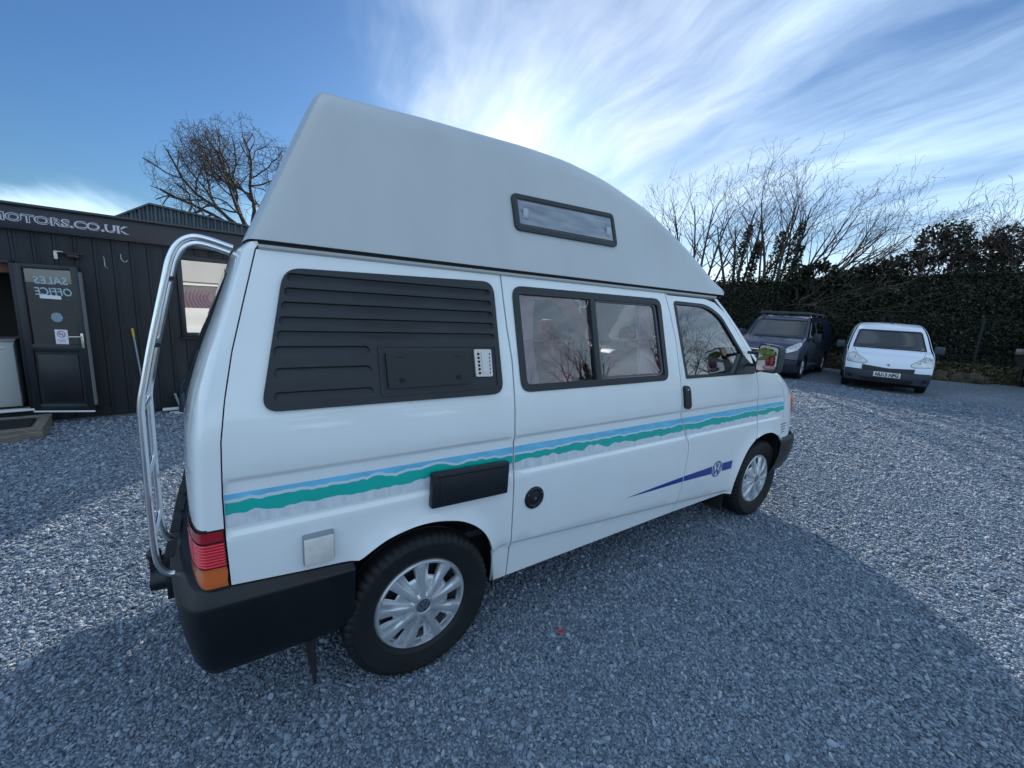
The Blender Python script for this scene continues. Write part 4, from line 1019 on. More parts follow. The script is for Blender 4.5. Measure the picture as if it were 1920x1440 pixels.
# open door leaf
la = R(-27); leaf_w = .565
lf = G(); Lz0, Lz1 = .150, 1.775
lf.box((.035, 0, (Lz0 + Lz1) / 2), (.07, .05, Lz1 - Lz0), bev=.004); lf.box((leaf_w - .035, 0, (Lz0 + Lz1) / 2), (.07, .05, Lz1 - Lz0), bev=.004)
for z, h in ((1.752, .05), (.872, .08), (.19, .08)): lf.box((leaf_w / 2, 0, z), (leaf_w - .13, .05, h), bev=.004)
lf.box((leaf_w / 2, .0, .53), (leaf_w - .13, .022, .62)); lf.box((leaf_w / 2, -.012, .53), (leaf_w - .20, .014, .54), bev=.004)
leaf = lf.build('door', frm, cab, angle=40); leaf.location = (-.70, -.075, 0); leaf.rotation_euler = (0, 0, la)
gz0, gz1 = .912, 1.728; gx0, gx1 = .07, leaf_w - .07
g = G(); g.box(((gx0 + gx1) / 2, 0, (gz0 + gz1) / 2), (gx1 - gx0, .012, gz1 - gz0)); g.build('door_glass', glass('door_glass', (.14, .13, .12), 1.6), leaf)
sl = mat('frosted_letter', (.32, .48, .54), .6)
fit_text('door_lettering', 'SALES', .155, .455, 1.572, 1.652, -.0075, sl, leaf, mirror=True, offset=.001, shear=.12)
fit_text('door_lettering', 'OFFICE', .150, .478, 1.452, 1.535, -.0075, sl, leaf, mirror=True, offset=.001, shear=.12)
wh = mat('paper_white', (.66, .70, .76), .5)
g = G(); g.prism(rounded([(.19, 1.418), (.38, 1.412), (.376, 1.452), (.19, 1.458)], .01), -.010, -.007); g.build('paper_strip', wh, leaf)
g = G(); g.lathe([(.0001, -.0085), (.052, -.0085), (.052, -.006)], 32, axis='Y', c=(.315, 0, 1.215)); g.build('round_sticker', mat('grey_blue_sticker', (.20, .29, .36), .6), leaf)
g = G(); g.box((.335, -.008, 1.000), (.115, .003, .160)); ns = g.build('no_smoking_sign', wh, leaf)
g = G(); g.lathe([(.030, -.0105), (.038, -.0105)], 32, axis='Y', c=(.335, 0, 1.030)); g.box((.335, -.0105, 1.030), (.068, .0012, .007), rot=Matrix.Rotation(R(45), 3, 'Y').to_quaternion()); g.build('prohibition_ring', mat('sign_purple', (.30, .02, .16), .5), ns)
g = G(); g.box((.332, -.0102, 1.028), (.036, .0008, .006)); g.tube([(.345, -.0103, 1.034), (.350, -.0103, 1.040), (.343, -.0103, 1.046)], .0015, 5); g.build('cigarette', dark, ns)
g = G()
for i, l in enumerate((.08, .07, .06)): g.box((.335, -.0102, .968 - i * .012), (l, .0006, .004))
g.build('small_print', mat('print_blue', (.15, .2, .35), .6), ns)
g = G(); g.box((leaf_w - .032, -.032, .965), (.026, .012, .17), bev=.006); g.tube([(leaf_w - .032, -.035, 1.01), (leaf_w - .032, -.062, 1.01), (leaf_w - .055, -.066, 1.01), (leaf_w - .145, -.066, 1.005)], .008, 8); g.build('handle', mat('brushed_handle', (.62, .60, .55), .3, metal=.8), leaf, angle=50)
g = G(); g.box((leaf_w / 2, -.028, .146), (leaf_w, .012, .018), bev=.002); g.build('weather_strip', mat('white_sill'), leaf, angle=40)
g = G(); g.box((leaf_w + .004, .0, .97), (.006, .045, 1.5)); g.build('door_edge_seal', mat('edge_grey', (.16, .17, .18), .5), leaf)
# window with flower of a reflection left to the glass itself
g = G(); x0, x1 = WINX; z0, z1 = WINZ
for (x, dx, z, dz) in ((x0 + .028, .056, 1.5, z1 - z0), (x1 - .028, .056, 1.5, z1 - z0), ((x0 + x1) / 2, x1 - x0 - .11, z1 - .028, .056), ((x0 + x1) / 2, x1 - x0 - .11, z0 + .03, .06)): g.box((x, -.028, z if dz < .5 else (z0 + z1) / 2), (dx, .07, dz), bev=.005)
g.box(((x0 + x1) / 2, -.05, z0 - .012), (x1 - x0 + .05, .09, .022), bev=.004)
wf = g.build('window', frm, cab, angle=40)
g = G(); g.box(((x0 + x1) / 2, -.016, (z0 + z1) / 2), (x1 - x0 - .10, .008, z1 - z0 - .10)); g.build('window_pane', glass('cabin_glass', (.10, .11, .12), 6.0), wf)
# things fixed to the wall
g = G(); g.box((-.385, -.045, 1.895), (.028, .03, .085), bev=.004); g.box((-.36, -.05, 1.935), (.07, .03, .016), bev=.004); wl = g.build('wall_light', mat('aged_white_plastic'), cab, angle=40)
g = G(); g.box((-.27, -.06, 1.925), (.19, .05, .02), bev=.006); g.box((-.25, -.075, 1.895), (.10, .05, .04), bev=.012); g.build('lamp_head', frm, wl, angle=40)
for (x, z, pts) in ((.0, 1.86, [(-.01, 0, .065), (.004, 0, .05), (.004, 0, -.03), (.012, -.01, -.055), (.026, -.03, -.06)]), (.175, 1.93, [(-.022, 0, .04), (-.022, -.02, -.01), (-.002, -.035, -.045), (.022, -.035, -.04), (.03, -.03, -.025)])):
    g = G(); g.tube(smooth_path([(x + a, -.04 + b, z + c) for a, b, c in pts], 4), .0055, 6); g.build('wall_hook', mat('hook_grey', (.35, .38, .40), .4, metal=.5), cab, angle=60)
# step, pole, boards, spade, fridge : things of their own
def at(u, n, z=0): c, s = math.cos(BR), math.sin(BR); return (BO[0] + u * c - n * s, BO[1] + u * s + n * c, z)
tim = mat('weathered_timber', (.16, .15, .13), .8, var=.35, vscale=14, bump=.3, bscale=60, aniso=(1, 6, 6))
stp = thing('entrance_step', 'low weathered timber step with dark mat before the cabin doorway', 'step', at(-1.05, -.50, 0), BR)
g = G(); W_, D_ = .96, .66; 
for (c, d) in (((0, -D_ / 2 + .04, .105), (W_, .08, .035)), ((0, D_ / 2 - .04, .105), (W_, .08, .035)), ((W_ / 2 - .04, 0, .106), (.08, D_ - .16, .033)), ((-W_ / 2 + .04, 0, .106), (.08, D_ - .16, .033)), ((0, -D_ / 2 + .012, .045), (W_ - .01, .022, .09)), ((W_ / 2 - .012, .01, .045), (.022, D_ - .05, .09)), ((0, 0, .088), (W_ - .1, D_ - .1, .012))): g.box(c, d, bev=.003)
g.build('timber_frame', tim, stp, angle=40)
g = G(); g.box((0, .0, .106), (.74, .44, .022), bev=.006); g.build('door_mat', mat('mat_black', (.012, .013, .016), .95, bump=.6, bscale=300), stp, angle=40)
pole = thing('broom_pole', 'thin grey pole with a yellow end leaning against the cabin wall', 'pole', at(.235, -.10, 0), BR)
g = G(); g.tube([(.02, -.02, .0), (-.045, .02, .99)], .011, 8); g.build('shaft', mat('pole_grey', (.22, .28, .33), .4), pole, angle=60)
g = G(); g.tube([(-.0449, .02, .985), (-.052, .024, 1.09)], .014, 8); g.build('grip', mat('yellow_grip', (.50, .36, .05), .5), pole, angle=60)
wb = mat('white_board', (.60, .64, .66), .45)
for i, (u, n, L_, z, dz) in enumerate(((.62, -.13, .55, .022, .03), (.66, -.20, .50, .010, .010), (.70, -.26, .48, .010, .010))):
    g = G(); g.box((0, 0, dz), (L_, .05, dz), bev=.002); o = g.build('white_plank', wb, None, angle=40); o.location = at(u + .05, n, z - .01); o.rotation_euler = (0, 0, BR + .03 * i)
    tag(o, ('thick white plastic plank lying nearest the cabin wall on the gravel', 'thin white strip lying between the thick plank and the front strip', 'thin white strip lying furthest from the cabin wall')[i], 'plank', 'white planks on the gravel by the cabin wall')
sp_ = thing('watering_can', 'dark plastic watering can with pale spout below the cabin window', 'watering can', at(.66, -.22, 0), BR)
g = G(); g.lathe([(.001, 0), (.10, 0), (.105, .02), (.085, .26), (.08, .27), (.001, .265)], 24, axis='Z'); g.build('body', mat('dark_blue_plastic', (.02, .04, .07), .4), sp_, angle=50)
g = G(); g.tube(smooth_path([(-.06, 0, .25), (-.04, 0, .40), (.05, 0, .42), (.07, 0, .26)], 5), .009, 8); g.build('handle', mat('dark_blue_plastic'), sp_, angle=50)
g = G(); g.tube([(-.08, 0, .06), (-.13, 0, .26)], .014, 8); g.build('spout', mat('pole_grey'), sp_, angle=50)
fr_ = thing('small_fridge', 'white waist-high fridge standing inside the dark cabin doorway', 'fridge', at(-1.07, .42, .16), BR)
fw_ = mat('fridge_white', (.42, .46, .46), .4)
g = G(); g.box((0, 0, .38), (.50, .48, .74), bev=.008); g.build('cabinet', fw_, fr_, angle=40)
g = G(); g.box((0, -.255, .37), (.49, .03, .72), bev=.006); dr = g.build('fridge_door', fw_, fr_, angle=40)
g = G(); g.box((0, 0, .765), (.52, .50, .025), bev=.005); g.build('worktop', mat('worktop_grey', (.3, .31, .31), .5), fr_, angle=40)
g = G(); g.box((.10, -.275, .68), (.14, .012, .014), bev=.003); g.build('door_pull', chrome, dr)
# corrugated shed behind
shd = thing('metal_shed', 'grey blue corrugated metal shed rising behind the sales cabin', 'shed', at(0, 3.0, 0), BR)
cg = mat('corrugated_metal', (.075, .10, .12), .5, metal=.3, var=.2, vscale=3, bump=.1, bscale=20)
xs_ = np.arange(-.35, 3.3, .0135); vs = []
for x in xs_:
    zt = interp(x, [-.35, .548, 3.3], [2.44, 3.02, 2.775]); y = .020 * math.copysign(min(1, abs(math.sin(x * 2 * math.pi / .108)) * 1.8), math.sin(x * 2 * math.pi / .108))
    vs += [(x, y, 0), (x, y, zt)]
mesh('corrugated_wall', vs, [(2 * i, 2 * i + 2, 2 * i + 3, 2 * i + 1) for i in range(len(xs_) - 1)], cg, shd)
g = G()
for a, b in (((-.35, 2.44), (.548, 3.02)), ((.548, 3.02), (3.3, 2.775))): g.add([(a[0], -.05, a[1] + .004), (b[0], -.05, b[1] + .004), (b[0], 4.2, b[1] + .004), (a[0], 4.2, a[1] + .004), (a[0], -.05, a[1] + .034), (b[0], -.05, b[1] + .034), (b[0], 4.2, b[1] + .034), (a[0], 4.2, a[1] + .034)], [(0, 1, 2, 3), (4, 7, 6, 5), (0, 4, 5, 1), (1, 5, 6, 2), (2, 6, 7, 3), (3, 7, 4, 0)])
g.build('roof_edge', mat('shed_trim', (.07, .09, .10), .5), shd)
g = G(); g.box((1.475, 4.1, 1.2), (3.6, .1, 2.4)); g.box((3.27, 2.1, 1.35), (.05, 4.0, 2.7)); g.box((-.32, 2.1, 1.2), (.05, 4.0, 2.4)); g.build('wall', cg, shd)
g = G(); g.box((2.75, -.08, 2.80), (.7, .10, .06), bev=.015); g.build('gutter', mat('shed_trim'), shd, angle=40)

# ================================================================== parked vans (generic pressed body, local: front at y=0 facing -y)
def make_van(name, label, loc, rz, P, cat='van'):
    root = thing(name, label, cat, loc, rz, None)
    zt = P['ztop']; zk = [q[0] for q in P['w']]; wk = [q[1] for q in P['w']]; fk = [q[0] for q in P['f']]; fy = [q[1] for q in P['f']]; L_ = P['len']
    zz_ = np.linspace(.1, 2.2, 421); k_ = np.exp(-np.linspace(-2, 2, 17) ** 2); k_ /= k_.sum()
    wf_ = np.convolve(np.pad(np.interp(zz_, zk, wk), 8, mode='edge'), k_, 'valid'); ff_ = np.convolve(np.pad(np.interp(zz_, fk, fy), 8, mode='edge'), k_, 'valid')
    def wd(z): return float(np.interp(z, zz_, wf_))
    def fr(x, z): w_ = wd(z); return float(np.interp(z, zz_, ff_)) + P['sag'] * min(1.1, abs(x) / w_) ** 3.2
    def front(x, z):
        e = .006; y = fr(x, z); n = Vector((fr(x + e, z) - fr(x - e, z), -2 * e, fr(x, z + e) - fr(x, z - e))).normalized(); return (x, y, z), n
    def sid(s):
        def f(y, z):
            tp = 1 - .05 * sstep(.9, 0, y) - .03 * sstep(L_ - .6, L_, y); x = wd(z) * tp; e = .01; dz = wd(z + e) - wd(z - e)
            return (s * x, y, z), Vector((s, 0, -dz / (2 * e))).normalized()
        return f
    pm_, bm_ = P['paint'], P['bumper']; col = lambda pts: [(wd(z) * .95 if s > 0 else -wd(z) * .95, z) for s, z in pts]
    zb, zm = P['zb'], P['zbump']
    zs_ = list(np.arange(zm, zt - .02, .05)) + [zt - .02]
    edge = [(wd(z) * .949, z) for z in zs_]
    outline = [(-x, z) for x, z in edge[::-1]] + edge
    low = [(wd(z) * .955, z) for z in np.arange(zb, zm + .001, .04)]
    holes = [P['screen']]
    fp = panel('front_panel', outline, front, pm_, root, holes=holes + P.get('cut', []), step=.06, thick=.01, bstep=.04)
    bu = panel('bumper', [(-x, z) for x, z in low[::-1]] + low, front, bm_, root, step=.07, thick=.03, lift=.02, bstep=.05)
    ws = panel('windscreen', offpoly(P['screen'], -.004), front, P.get('glass', dark_glass), root, step=.07, thick=.004, lift=-.006, bstep=.05)
    panel('windscreen_edge', offpoly(P['screen'], -.012), front, rubber, root, holes=[offpoly(P['screen'], .018)], step=.2, thick=.006, lift=.001, bstep=.05)
    for nm, poly, m_, lf, par in P['patch']:
        o = panel(nm, poly, front, m_, {'root': root, 'front': fp, 'bumper': bu}[par], step=.05, thick=.02, lift=lf, bstep=.03)
        if nm == 'headlamp':
            panel('lamp_surround', offpoly(poly, -.010), front, rubber, o, step=.05, thick=.01, lift=lf - .003, bstep=.03)
            c_ = np.mean(poly, 0); p_, n_ = front(*c_); g = G()
            for r_, (dx, dz) in ((.055, (0, .01)), (.035, (-.07 * np.sign(c_[0]), -.035))):
                p_, n_ = front(c_[0] + dx, c_[1] + dz); g.lathe([(.0001, -.004), (r_ * .4, -.0035), (r_ * .7, -.001), (r_, -.004), (r_ * 1.1, .0)], 18, axis='Y', c=Vector(p_) + n_ * (lf + .004))
            g.build('lamp_reflector', mat('lamp_reflector', (.55, .58, .6), .15, metal=1), o, angle=40)
    ax = P['axles']; wr = P['wr']
    def arch(y):
        return [(y - wr * 1.22, zb), (y - wr * 1.2, wr), (y - wr * 1.0, wr * 1.75), (y - wr * .45, wr * 2.14), (y + wr * .45, wr * 2.14), (y + wr * 1.0, wr * 1.75), (y + wr * 1.2, wr), (y + wr * 1.22, zb)]
    for s in (-1, 1):
        fe = [(fr(wd(z) * .95, z) - .002, z) for z in list(np.arange(zb + .02, zt - .02, .05)) + [zt - .02]]
        out = fe + [(L_ - .18, zt - .02), (L_ - .04, zt * .80), (L_, zm), (L_, zb)] + arch(ax[1])[::-1] + arch(ax[0])[::-1]
        hol = P['side_windows']
        sp = panel('side_panel', out, sid(s), pm_, root, step=.10, thick=.01, bstep=.07)
        for h in hol: panel('side_window', h, sid(s), dark_glass if P.get('seethru') else P.get('sglass', dark_glass), sp, step=.15, thick=.004, lift=.004, bstep=.06)
        for a_, b_ in P.get('seams', []):
            g = G(); g.tube([tuple(Vector(sid(s)(*q)[0]) + sid(s)(*q)[1] * .001) for q in (a_, ((a_[0] + b_[0]) / 2, (a_[1] + b_[1]) / 2), b_)], .004, 4); g.build('door_gap', dark, sp)
        panel('sill_trim', [(ax[0] + wr * 1.25, zb), (ax[1] - wr * 1.25, zb), (ax[1] - wr * 1.25, zb + .14), (ax[0] + wr * 1.25, zb + .14)], sid(s), bm_, sp, step=.15, thick=.01, lift=.008, bstep=.08)
        # mirror
        my, mz = P['mirror']; mw = P.get('msize', (.20, .20)); g = G(); xw = s * wd(mz)
        g.box((xw + s * (.06 + mw[0] / 2), my, mz), (mw[0], .10, mw[1]), bev=.03); g.box((xw + s * .03, my + .02, mz - .04), (.12, .05, .06), bev=.01); g.build('door_mirror', bm_, root, angle=40)
        for q in ax:
            w_ = copy_tree(PW, root); w_.location = (s * (wd(.5) - .115), q, wr); w_.scale = (wr / TR,) * 3; w_.rotation_euler = (0, 0, R(90) * s + (P.get('steer', 0) if q == ax[0] else 0))
    # roof and tail
    vs = []; NX, NY = 16, 22
    for j in range(NY + 1):
        v = j / NY
        for i in range(NX + 1):
            x = -1 + 2 * i / NX; w_ = wd(zt - .02) * .95; y0 = fr(x * w_, zt - .02); y = y0 + (L_ - .18 - y0) * v
            vs.append((x * w_ * (1 if v > .02 else 1), y, zt - .02 + P['crown'] * (1 - abs(x) ** 2.4) * (math.sin(min(1, v * 3.2) * math.pi / 2)) * (1 - .3 * v)))
    mesh('roof', vs, [(j * (NX + 1) + i, j * (NX + 1) + i + 1, (j + 1) * (NX + 1) + i + 1, (j + 1) * (NX + 1) + i) for j in range(NY) for i in range(NX)], pm_, root, smooth=True)
    vs = []; zl = np.linspace(zb, zt - .02, 14)
    for z in zl:
        for i in range(9): x = -1 + i / 4; vs.append((x * wd(z) * .965, interp(z, [zb, zm, zt * .8, zt - .02], [L_, L_, L_ - .04, L_ - .18]), z))
    mesh('tail_panel', vs, [(j * 9 + i, j * 9 + i + 1, (j + 1) * 9 + i + 1, (j + 1) * 9 + i) for j in range(13) for i in range(8)], pm_, root, smooth=True)
    g = G(); g.box((0, L_ / 2, zb + .08), (wd(.5) * 1.6, L_ - .5, .12)); g.box((0, ax[0], wr), (1.4, .5, .4)); g.build('underbody', underseal, root)
    g = G(); by = float(np.interp(P['screen'][0][1], zz_, ff_)); g.box((0, by + .35, P['dash']), (wd(1.1) * 1.75, .5, .12), bev=.04); db = g.build('dashboard', trim, root, angle=50)
    g = G(); g.box((0, by + 1.35, 1.2), (wd(1.2) * 1.7, .04, 1.0)); g.build('bulkhead', mat('bulkhead', (.008, .011, .016), .8), root)
    for s in (-.4, .4):
        g = G(); g.box((s, by + 1.0, 1.05), (.48, .16, .65), bev=.06); g.box((s, by + 1.02, 1.46), (.26, .10, .18), bev=.04); g.build('seat', mat('seat_dark', (.015, .018, .024), .9), root, angle=60)
    g = G(); rg = [(P.get('wheelx', -.38) + .18 * math.cos(a), by + .62 - .08 * math.sin(a), P['dash'] + .10 + .16 * math.sin(a)) for a in np.linspace(0, 6.2832, 25)]; g.tube(rg, .014, 6); g.build('steering_wheel', black2, root, angle=60)
    for a_, b_ in P.get('front_gaps', []):
        g = G(); g.tube([Vector(front(a_[0] + (b_[0] - a_[0]) * t, a_[1] + (b_[1] - a_[1]) * t)[0]) + front(a_[0] + (b_[0] - a_[0]) * t, a_[1] + (b_[1] - a_[1]) * t)[1] * .001 for t in np.linspace(0, 1, 10)], .004, 4); g.build('bonnet_gap', dark, fp)
    # wipers
    g = G()
    for a, b in P.get('wipers', []):
        pts = [Vector(front(a[0] + (b[0] - a[0]) * t, a[1] + (b[1] - a[1]) * t)[0]) + front(a[0], a[1])[1] * .012 for t in np.linspace(0, 1, 6)]; g.tube(pts, .006, 5)
    if P.get('wipers'): g.build('wiper', rubber, root)
    return root, front, fp, bu
def mir(poly): return [(-x, z) for x, z in poly][::-1]
PW = make_wheel(parent=None, name='wheel')
whitep = mat('white_van_paint', (.66, .72, .82), .28, coat=.8); navyp = mat('navy_van_paint', (.007, .012, .048), .30, coat=.9); greyp = mat('grey_car_paint', (.16, .15, .14), .35, coat=.7)
blk = mat('dark_bumper', (.030, .038, .055), .55, var=.15, vscale=6); lampm = mat('clear_lamp', (.52, .56, .58), .14, metal=.35, coat=1)
platem = mat('number_plate_white', (.66, .70, .68), .4); txtm = mat('plate_black', (.015, .015, .02), .5)
HL = rounded([(-.845, .72), (-.825, .925), (-.72, .955), (-.60, .88), (-.42, .745), (-.47, .690)], .03)
SC = rounded([(-.755, 1.095), (.755, 1.095), (.660, 1.575), (-.660, 1.575)], [.03, .03, .06, .06])
Pp = dict(ztop=1.80, len=4.38, zb=.25, zbump=.545, sag=.20, crown=.035, axles=(.86, 3.59), wr=.315, dash=1.08, mirror=(1.25, 1.13), paint=whitep, bumper=blk,
          w=[(.1, .80), (.25, .86), (.5, .895), (.8, .905), (1.0, .895), (1.15, .875), (1.45, .815), (1.62, .76), (1.74, .69), (1.80, .60), (2.2, .5)],
          f=[(.1, .10), (.25, .03), (.45, .0), (.6, .03), (.75, .09), (.90, .20), (1.0, .36), (1.07, .64), (1.12, .84), (1.58, 1.42), (1.66, 1.56), (1.74, 1.78), (1.79, 2.1), (2.2, 2.5)],
          screen=SC, side_windows=[rounded([(1.22, 1.14), (2.05, 1.14), (2.05, 1.58), (1.72, 1.58)], .05)], seams=[((2.12, .35), (2.12, 1.66)), ((1.0, .45), (1.05, 1.1))],
          front_gaps=[((-.74, 1.09), (-.66, .94)), ((.74, 1.09), (.66, .94)), ((-.52, .70), (-.51, .66)), ((.52, .70), (.51, .66))], wipers=[((-.68, 1.115), (.02, 1.135)), ((0, 1.115), (.66, 1.14))],
          patch=[('headlamp', HL, lampm, .004, 'front'), ('headlamp', mir(HL), lampm, .004, 'front'),
                 ('grille', rounded([(-.51, .548), (.51, .548), (.51, .640), (.0, .612), (-.51, .660)], .012), mat('grille_black', (.008, .010, .014), .5), .022, 'front'),
                 ('lower_grille', rounded([(-.48, .25), (.48, .25), (.54, .36), (-.54, .36)], .03), mat('grille_black'), .026, 'bumper'),
                 ('fog_lamp', rounded([(-.80, .34), (-.70, .30), (-.66, .36), (-.74, .42)], .03), mat('grille_black'), .026, 'bumper'), ('fog_lamp', rounded([(.80, .34), (.70, .30), (.66, .36), (.74, .42)], .03), mat('grille_black'), .026, 'bumper'),
                 ('number_plate', [(-.262, .395), (.262, .395), (.262, .506), (-.262, .506)], platem, .040, 'bumper')])
pv, pf_, pfp, pbu = make_van('small_van', 'small white panel van with black bumper parked facing the yard', (13.43, 1.85, 0), R(-72), Pp)
to = fit_text('plate_lettering', 'NU13 NFG', -.228, .228, .410, .492, 0, txtm, pbu, offset=.004)
for v in to.data.vertices: p_, n_ = pf_(v.co.x, v.co.z); q = Vector(p_) + Vector(n_) * (.0425 + (v.co.y * -.5)); v.co = q
g = G()      # lion-like badge reduced to its strokes
for a, b in (((-.028, .712), (.030, .716)), ((.030, .716), (.022, .700)), ((-.020, .700), (.012, .706)), ((.0, .704), (-.010, .668)), ((.012, .704), (.020, .670)), ((.022, .690), (.034, .684)), ((-.016, .716), (-.026, .726))):
    p1, n1_ = pf_(*a); p2, n2_ = pf_(*b); g.tube([Vector(p1) + Vector(n1_) * .008, Vector(p2) + Vector(n2_) * .008], .005, 5)
g.build('bonnet_badge', mat('badge_grey', (.16, .19, .25), .3, metal=.7), pfp)
g = G(); g.tube([(0.05, 2.0, 1.80), (0.05, 2.10, 2.05)], .004, 5); g.box((.05, 1.99, 1.80), (.05, .08, .03), bev=.01); g.build('aerial', rubber, pv)
# navy van
HV = rounded([(-.86, 1.00), (-.82, 1.09), (-.75, 1.07), (-.56, .925), (-.52, .80), (-.58, .77), (-.80, .86)], .03)
SV = rounded([(-.745, 1.19), (.745, 1.19), (.68, 1.73), (-.68, 1.73)], [.03, .03, .05, .05])
Pn = dict(ztop=1.88, len=4.95, zb=.22, zbump=.60, sag=.17, crown=.03, axles=(.94, 4.03), wr=.335, dash=1.16, mirror=(1.32, 1.22), msize=(.20, .28), paint=navyp, bumper=mat('navy_bumper', (.012, .016, .035), .5), wheelx=-.40,
          w=[(.1, .80), (.25, .86), (.5, .895), (.9, .905), (1.15, .895), (1.35, .86), (1.70, .775), (1.82, .735), (1.88, .65), (2.2, .6)],
          f=[(.1, .12), (.25, .04), (.45, .0), (.7, .03), (.85, .10), (1.0, .28), (1.12, .60), (1.22, .92), (1.74, 1.52), (1.81, 1.68), (1.87, 1.90), (2.2, 2.3)],
          screen=SV, side_windows=[rounded([(1.15, 1.22), (2.05, 1.22), (2.05, 1.66), (1.60, 1.66)], .05), rounded([(2.20, 1.22), (3.25, 1.22), (3.25, 1.68), (2.20, 1.68)], .06)], seams=[((2.12, .4), (2.12, 1.80)), ((3.35, .4), (3.35, 1.80)), ((1.05, .5), (1.08, 1.2))],
          wipers=[((-.75, 1.20), (.0, 1.215)), ((.05, 1.20), (.72, 1.22))],
          patch=[('headlamp', HV, lampm, .004, 'front'), ('headlamp', mir(HV), lampm, .004, 'front'),
                 ('grille', rounded([(-.55, .66), (.55, .66), (.57, .85), (-.57, .85)], .02), mat('grille_black'), .006, 'front'),
                 ('chrome_bar', [(-.56, .80), (.56, .80), (.56, .825), (-.56, .825)], chrome, .020, 'front'), ('chrome_bar', [(-.55, .735), (.55, .735), (.55, .75), (-.55, .75)], mat('grille_black'), .018, 'front'),
                 ('lower_grille', rounded([(-.60, .27), (.60, .27), (.66, .42), (-.66, .42)], .03), mat('grille_black'), .024, 'bumper'),
                 ('fog_lamp', rounded([(.74, .44), (.86, .46), (.84, .54), (.74, .52)], .02), mat('grille_black'), .024, 'bumper'), ('fog_lamp', rounded([(-.74, .44), (-.86, .46), (-.84, .54), (-.74, .52)], .02), mat('grille_black'), .024, 'bumper')])
nv, nf_, nfp, nbu = make_van('panel_van', 'dark navy panel van with roof bars parked beside the hedge', (12.50, 4.52, 0), R(-79.9), Pn)
g = G()
for s in (-.66, .66): g.box((s, 3.1, 1.95), (.04, 2.9, .035), bev=.01)
for y in (1.9, 2.9, 3.9):
    g.box((0, y, 1.98), (1.36, .05, .03), bev=.008)
    for s in (-.66, .66): g.box((s, y, 1.905), (.04, .06, .08))
g.build('roof_bars', mat('roof_bar', (.05, .055, .06), .5), nv, angle=40)
g = G(); g.lathe([(.001, 0), (.13, .01), (.10, .045), (.001, .05)], 16, axis='Z', c=(-.25, 1.15, 1.27)); g.build('cap_on_dashboard', mat('pale_cabinet'), nv, angle=60)
g = G(); g.box((.38, 1.45, 1.36), (.12, .08, .1), bev=.03); g.build('red_pack', rd, nv, angle=50)
# grey car cut by the edge of the frame
Pc = dict(Pp); Pc['paint'] = greyp; Pc['bumper'] = greyp; Pc['patch'] = [q for q in Pp['patch'] if q[0] in ('headlamp', 'grille', 'lower_grille')]
cv_, a_, b_, c_ = make_van('grey_car', 'grey brown car cut off by the right edge of the view', (20.25, -1.02, 0), R(-66), Pc, cat='car')
for o in [PW] + list(PW.children): bpy.data.objects.remove(o)

# ================================================================== hedge bank, fence and trees
PATH = [(24.5, -6.5), (22.6, -3.2), (20.95, .33), (19.9, 1.75), (18.9, 4.1), (18.55, 6.1), (17.6, 9), (15.5, 13), (13, 17), (9, 21)]
pp = smooth_path([(a, b, 0) for a, b in PATH], 14)
TOPZ = [4.0, 3.95, 3.75, 3.62, 3.5, 3.4, 3.35, 3.3, 3.3, 3.3]
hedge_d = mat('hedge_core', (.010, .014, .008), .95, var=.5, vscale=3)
earth = mat('bank_earth', (.055, .045, .030), .95, var=.5, vscale=7, bump=.6, bscale=18)
leafm = bpy.data.materials.new('hedge_leaf'); leafm.use_nodes = True
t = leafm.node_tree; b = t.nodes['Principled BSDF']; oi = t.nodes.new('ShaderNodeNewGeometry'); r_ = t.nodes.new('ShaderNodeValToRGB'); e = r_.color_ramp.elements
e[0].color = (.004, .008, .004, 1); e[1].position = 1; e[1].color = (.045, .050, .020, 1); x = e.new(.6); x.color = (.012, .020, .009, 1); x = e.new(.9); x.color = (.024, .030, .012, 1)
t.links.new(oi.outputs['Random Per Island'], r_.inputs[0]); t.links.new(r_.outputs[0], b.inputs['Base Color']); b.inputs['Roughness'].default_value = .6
prf = [(0, 0), (.10, .35), (.35, .60), (.55, .9), (.50, 1.6), (.62, 2.4), (.75, 3.0), (1.1, 1.0)]     # last is fraction-of-top
vs = []; fs = []; NPp = len(pp); prof2 = [(.0, -.05), (.12, .25), (.35, .50), (.75, .62), (.85, 1.0), (.80, 1.7), (.86, 2.5), (1.0, 3.05), (1.5, 3.45), (2.6, 3.5), (3.4, 3.0), (3.6, 0)]
hn = []
for i, p in enumerate(pp):
    d = (pp[min(i + 1, NPp - 1)] - pp[max(i - 1, 0)]).normalized(); nrm = Vector((-d.y, d.x, 0)); nrm = nrm if nrm.dot(p - Vector((0, 0, 0))) > 0 else -nrm; hn.append((p, d, nrm))
    top = interp(i / (NPp - 1) * (len(TOPZ) - 1), range(len(TOPZ)), TOPZ) / 3.5
    for (o_, z) in prof2:
        nz = noise.noise(Vector((p.x * .9, p.y * .9, z * 1.3))) * .22 + noise.noise(Vector((p.x * 3, p.y * 3, z * 3))) * .10
        q = p + nrm * (o_ + (nz if z > .1 else .05 * nz)); vs.append((q.x, q.y, (z * top if z > .7 else z) + nz * .35 * (z > .5)))
k = len(prof2); fs = [(i * k + j, (i + 1) * k + j, (i + 1) * k + j + 1, i * k + j + 1) for i in range(NPp - 1) for j in range(k - 1)]
fm = [(1 if j < 3 else 0) for i in range(NPp - 1) for j in range(k - 1)]
hb = mesh('hedge_bank', vs, fs, None, None, smooth=True, mats=[hedge_d, earth], fm=fm); hb['kind'] = 'structure'
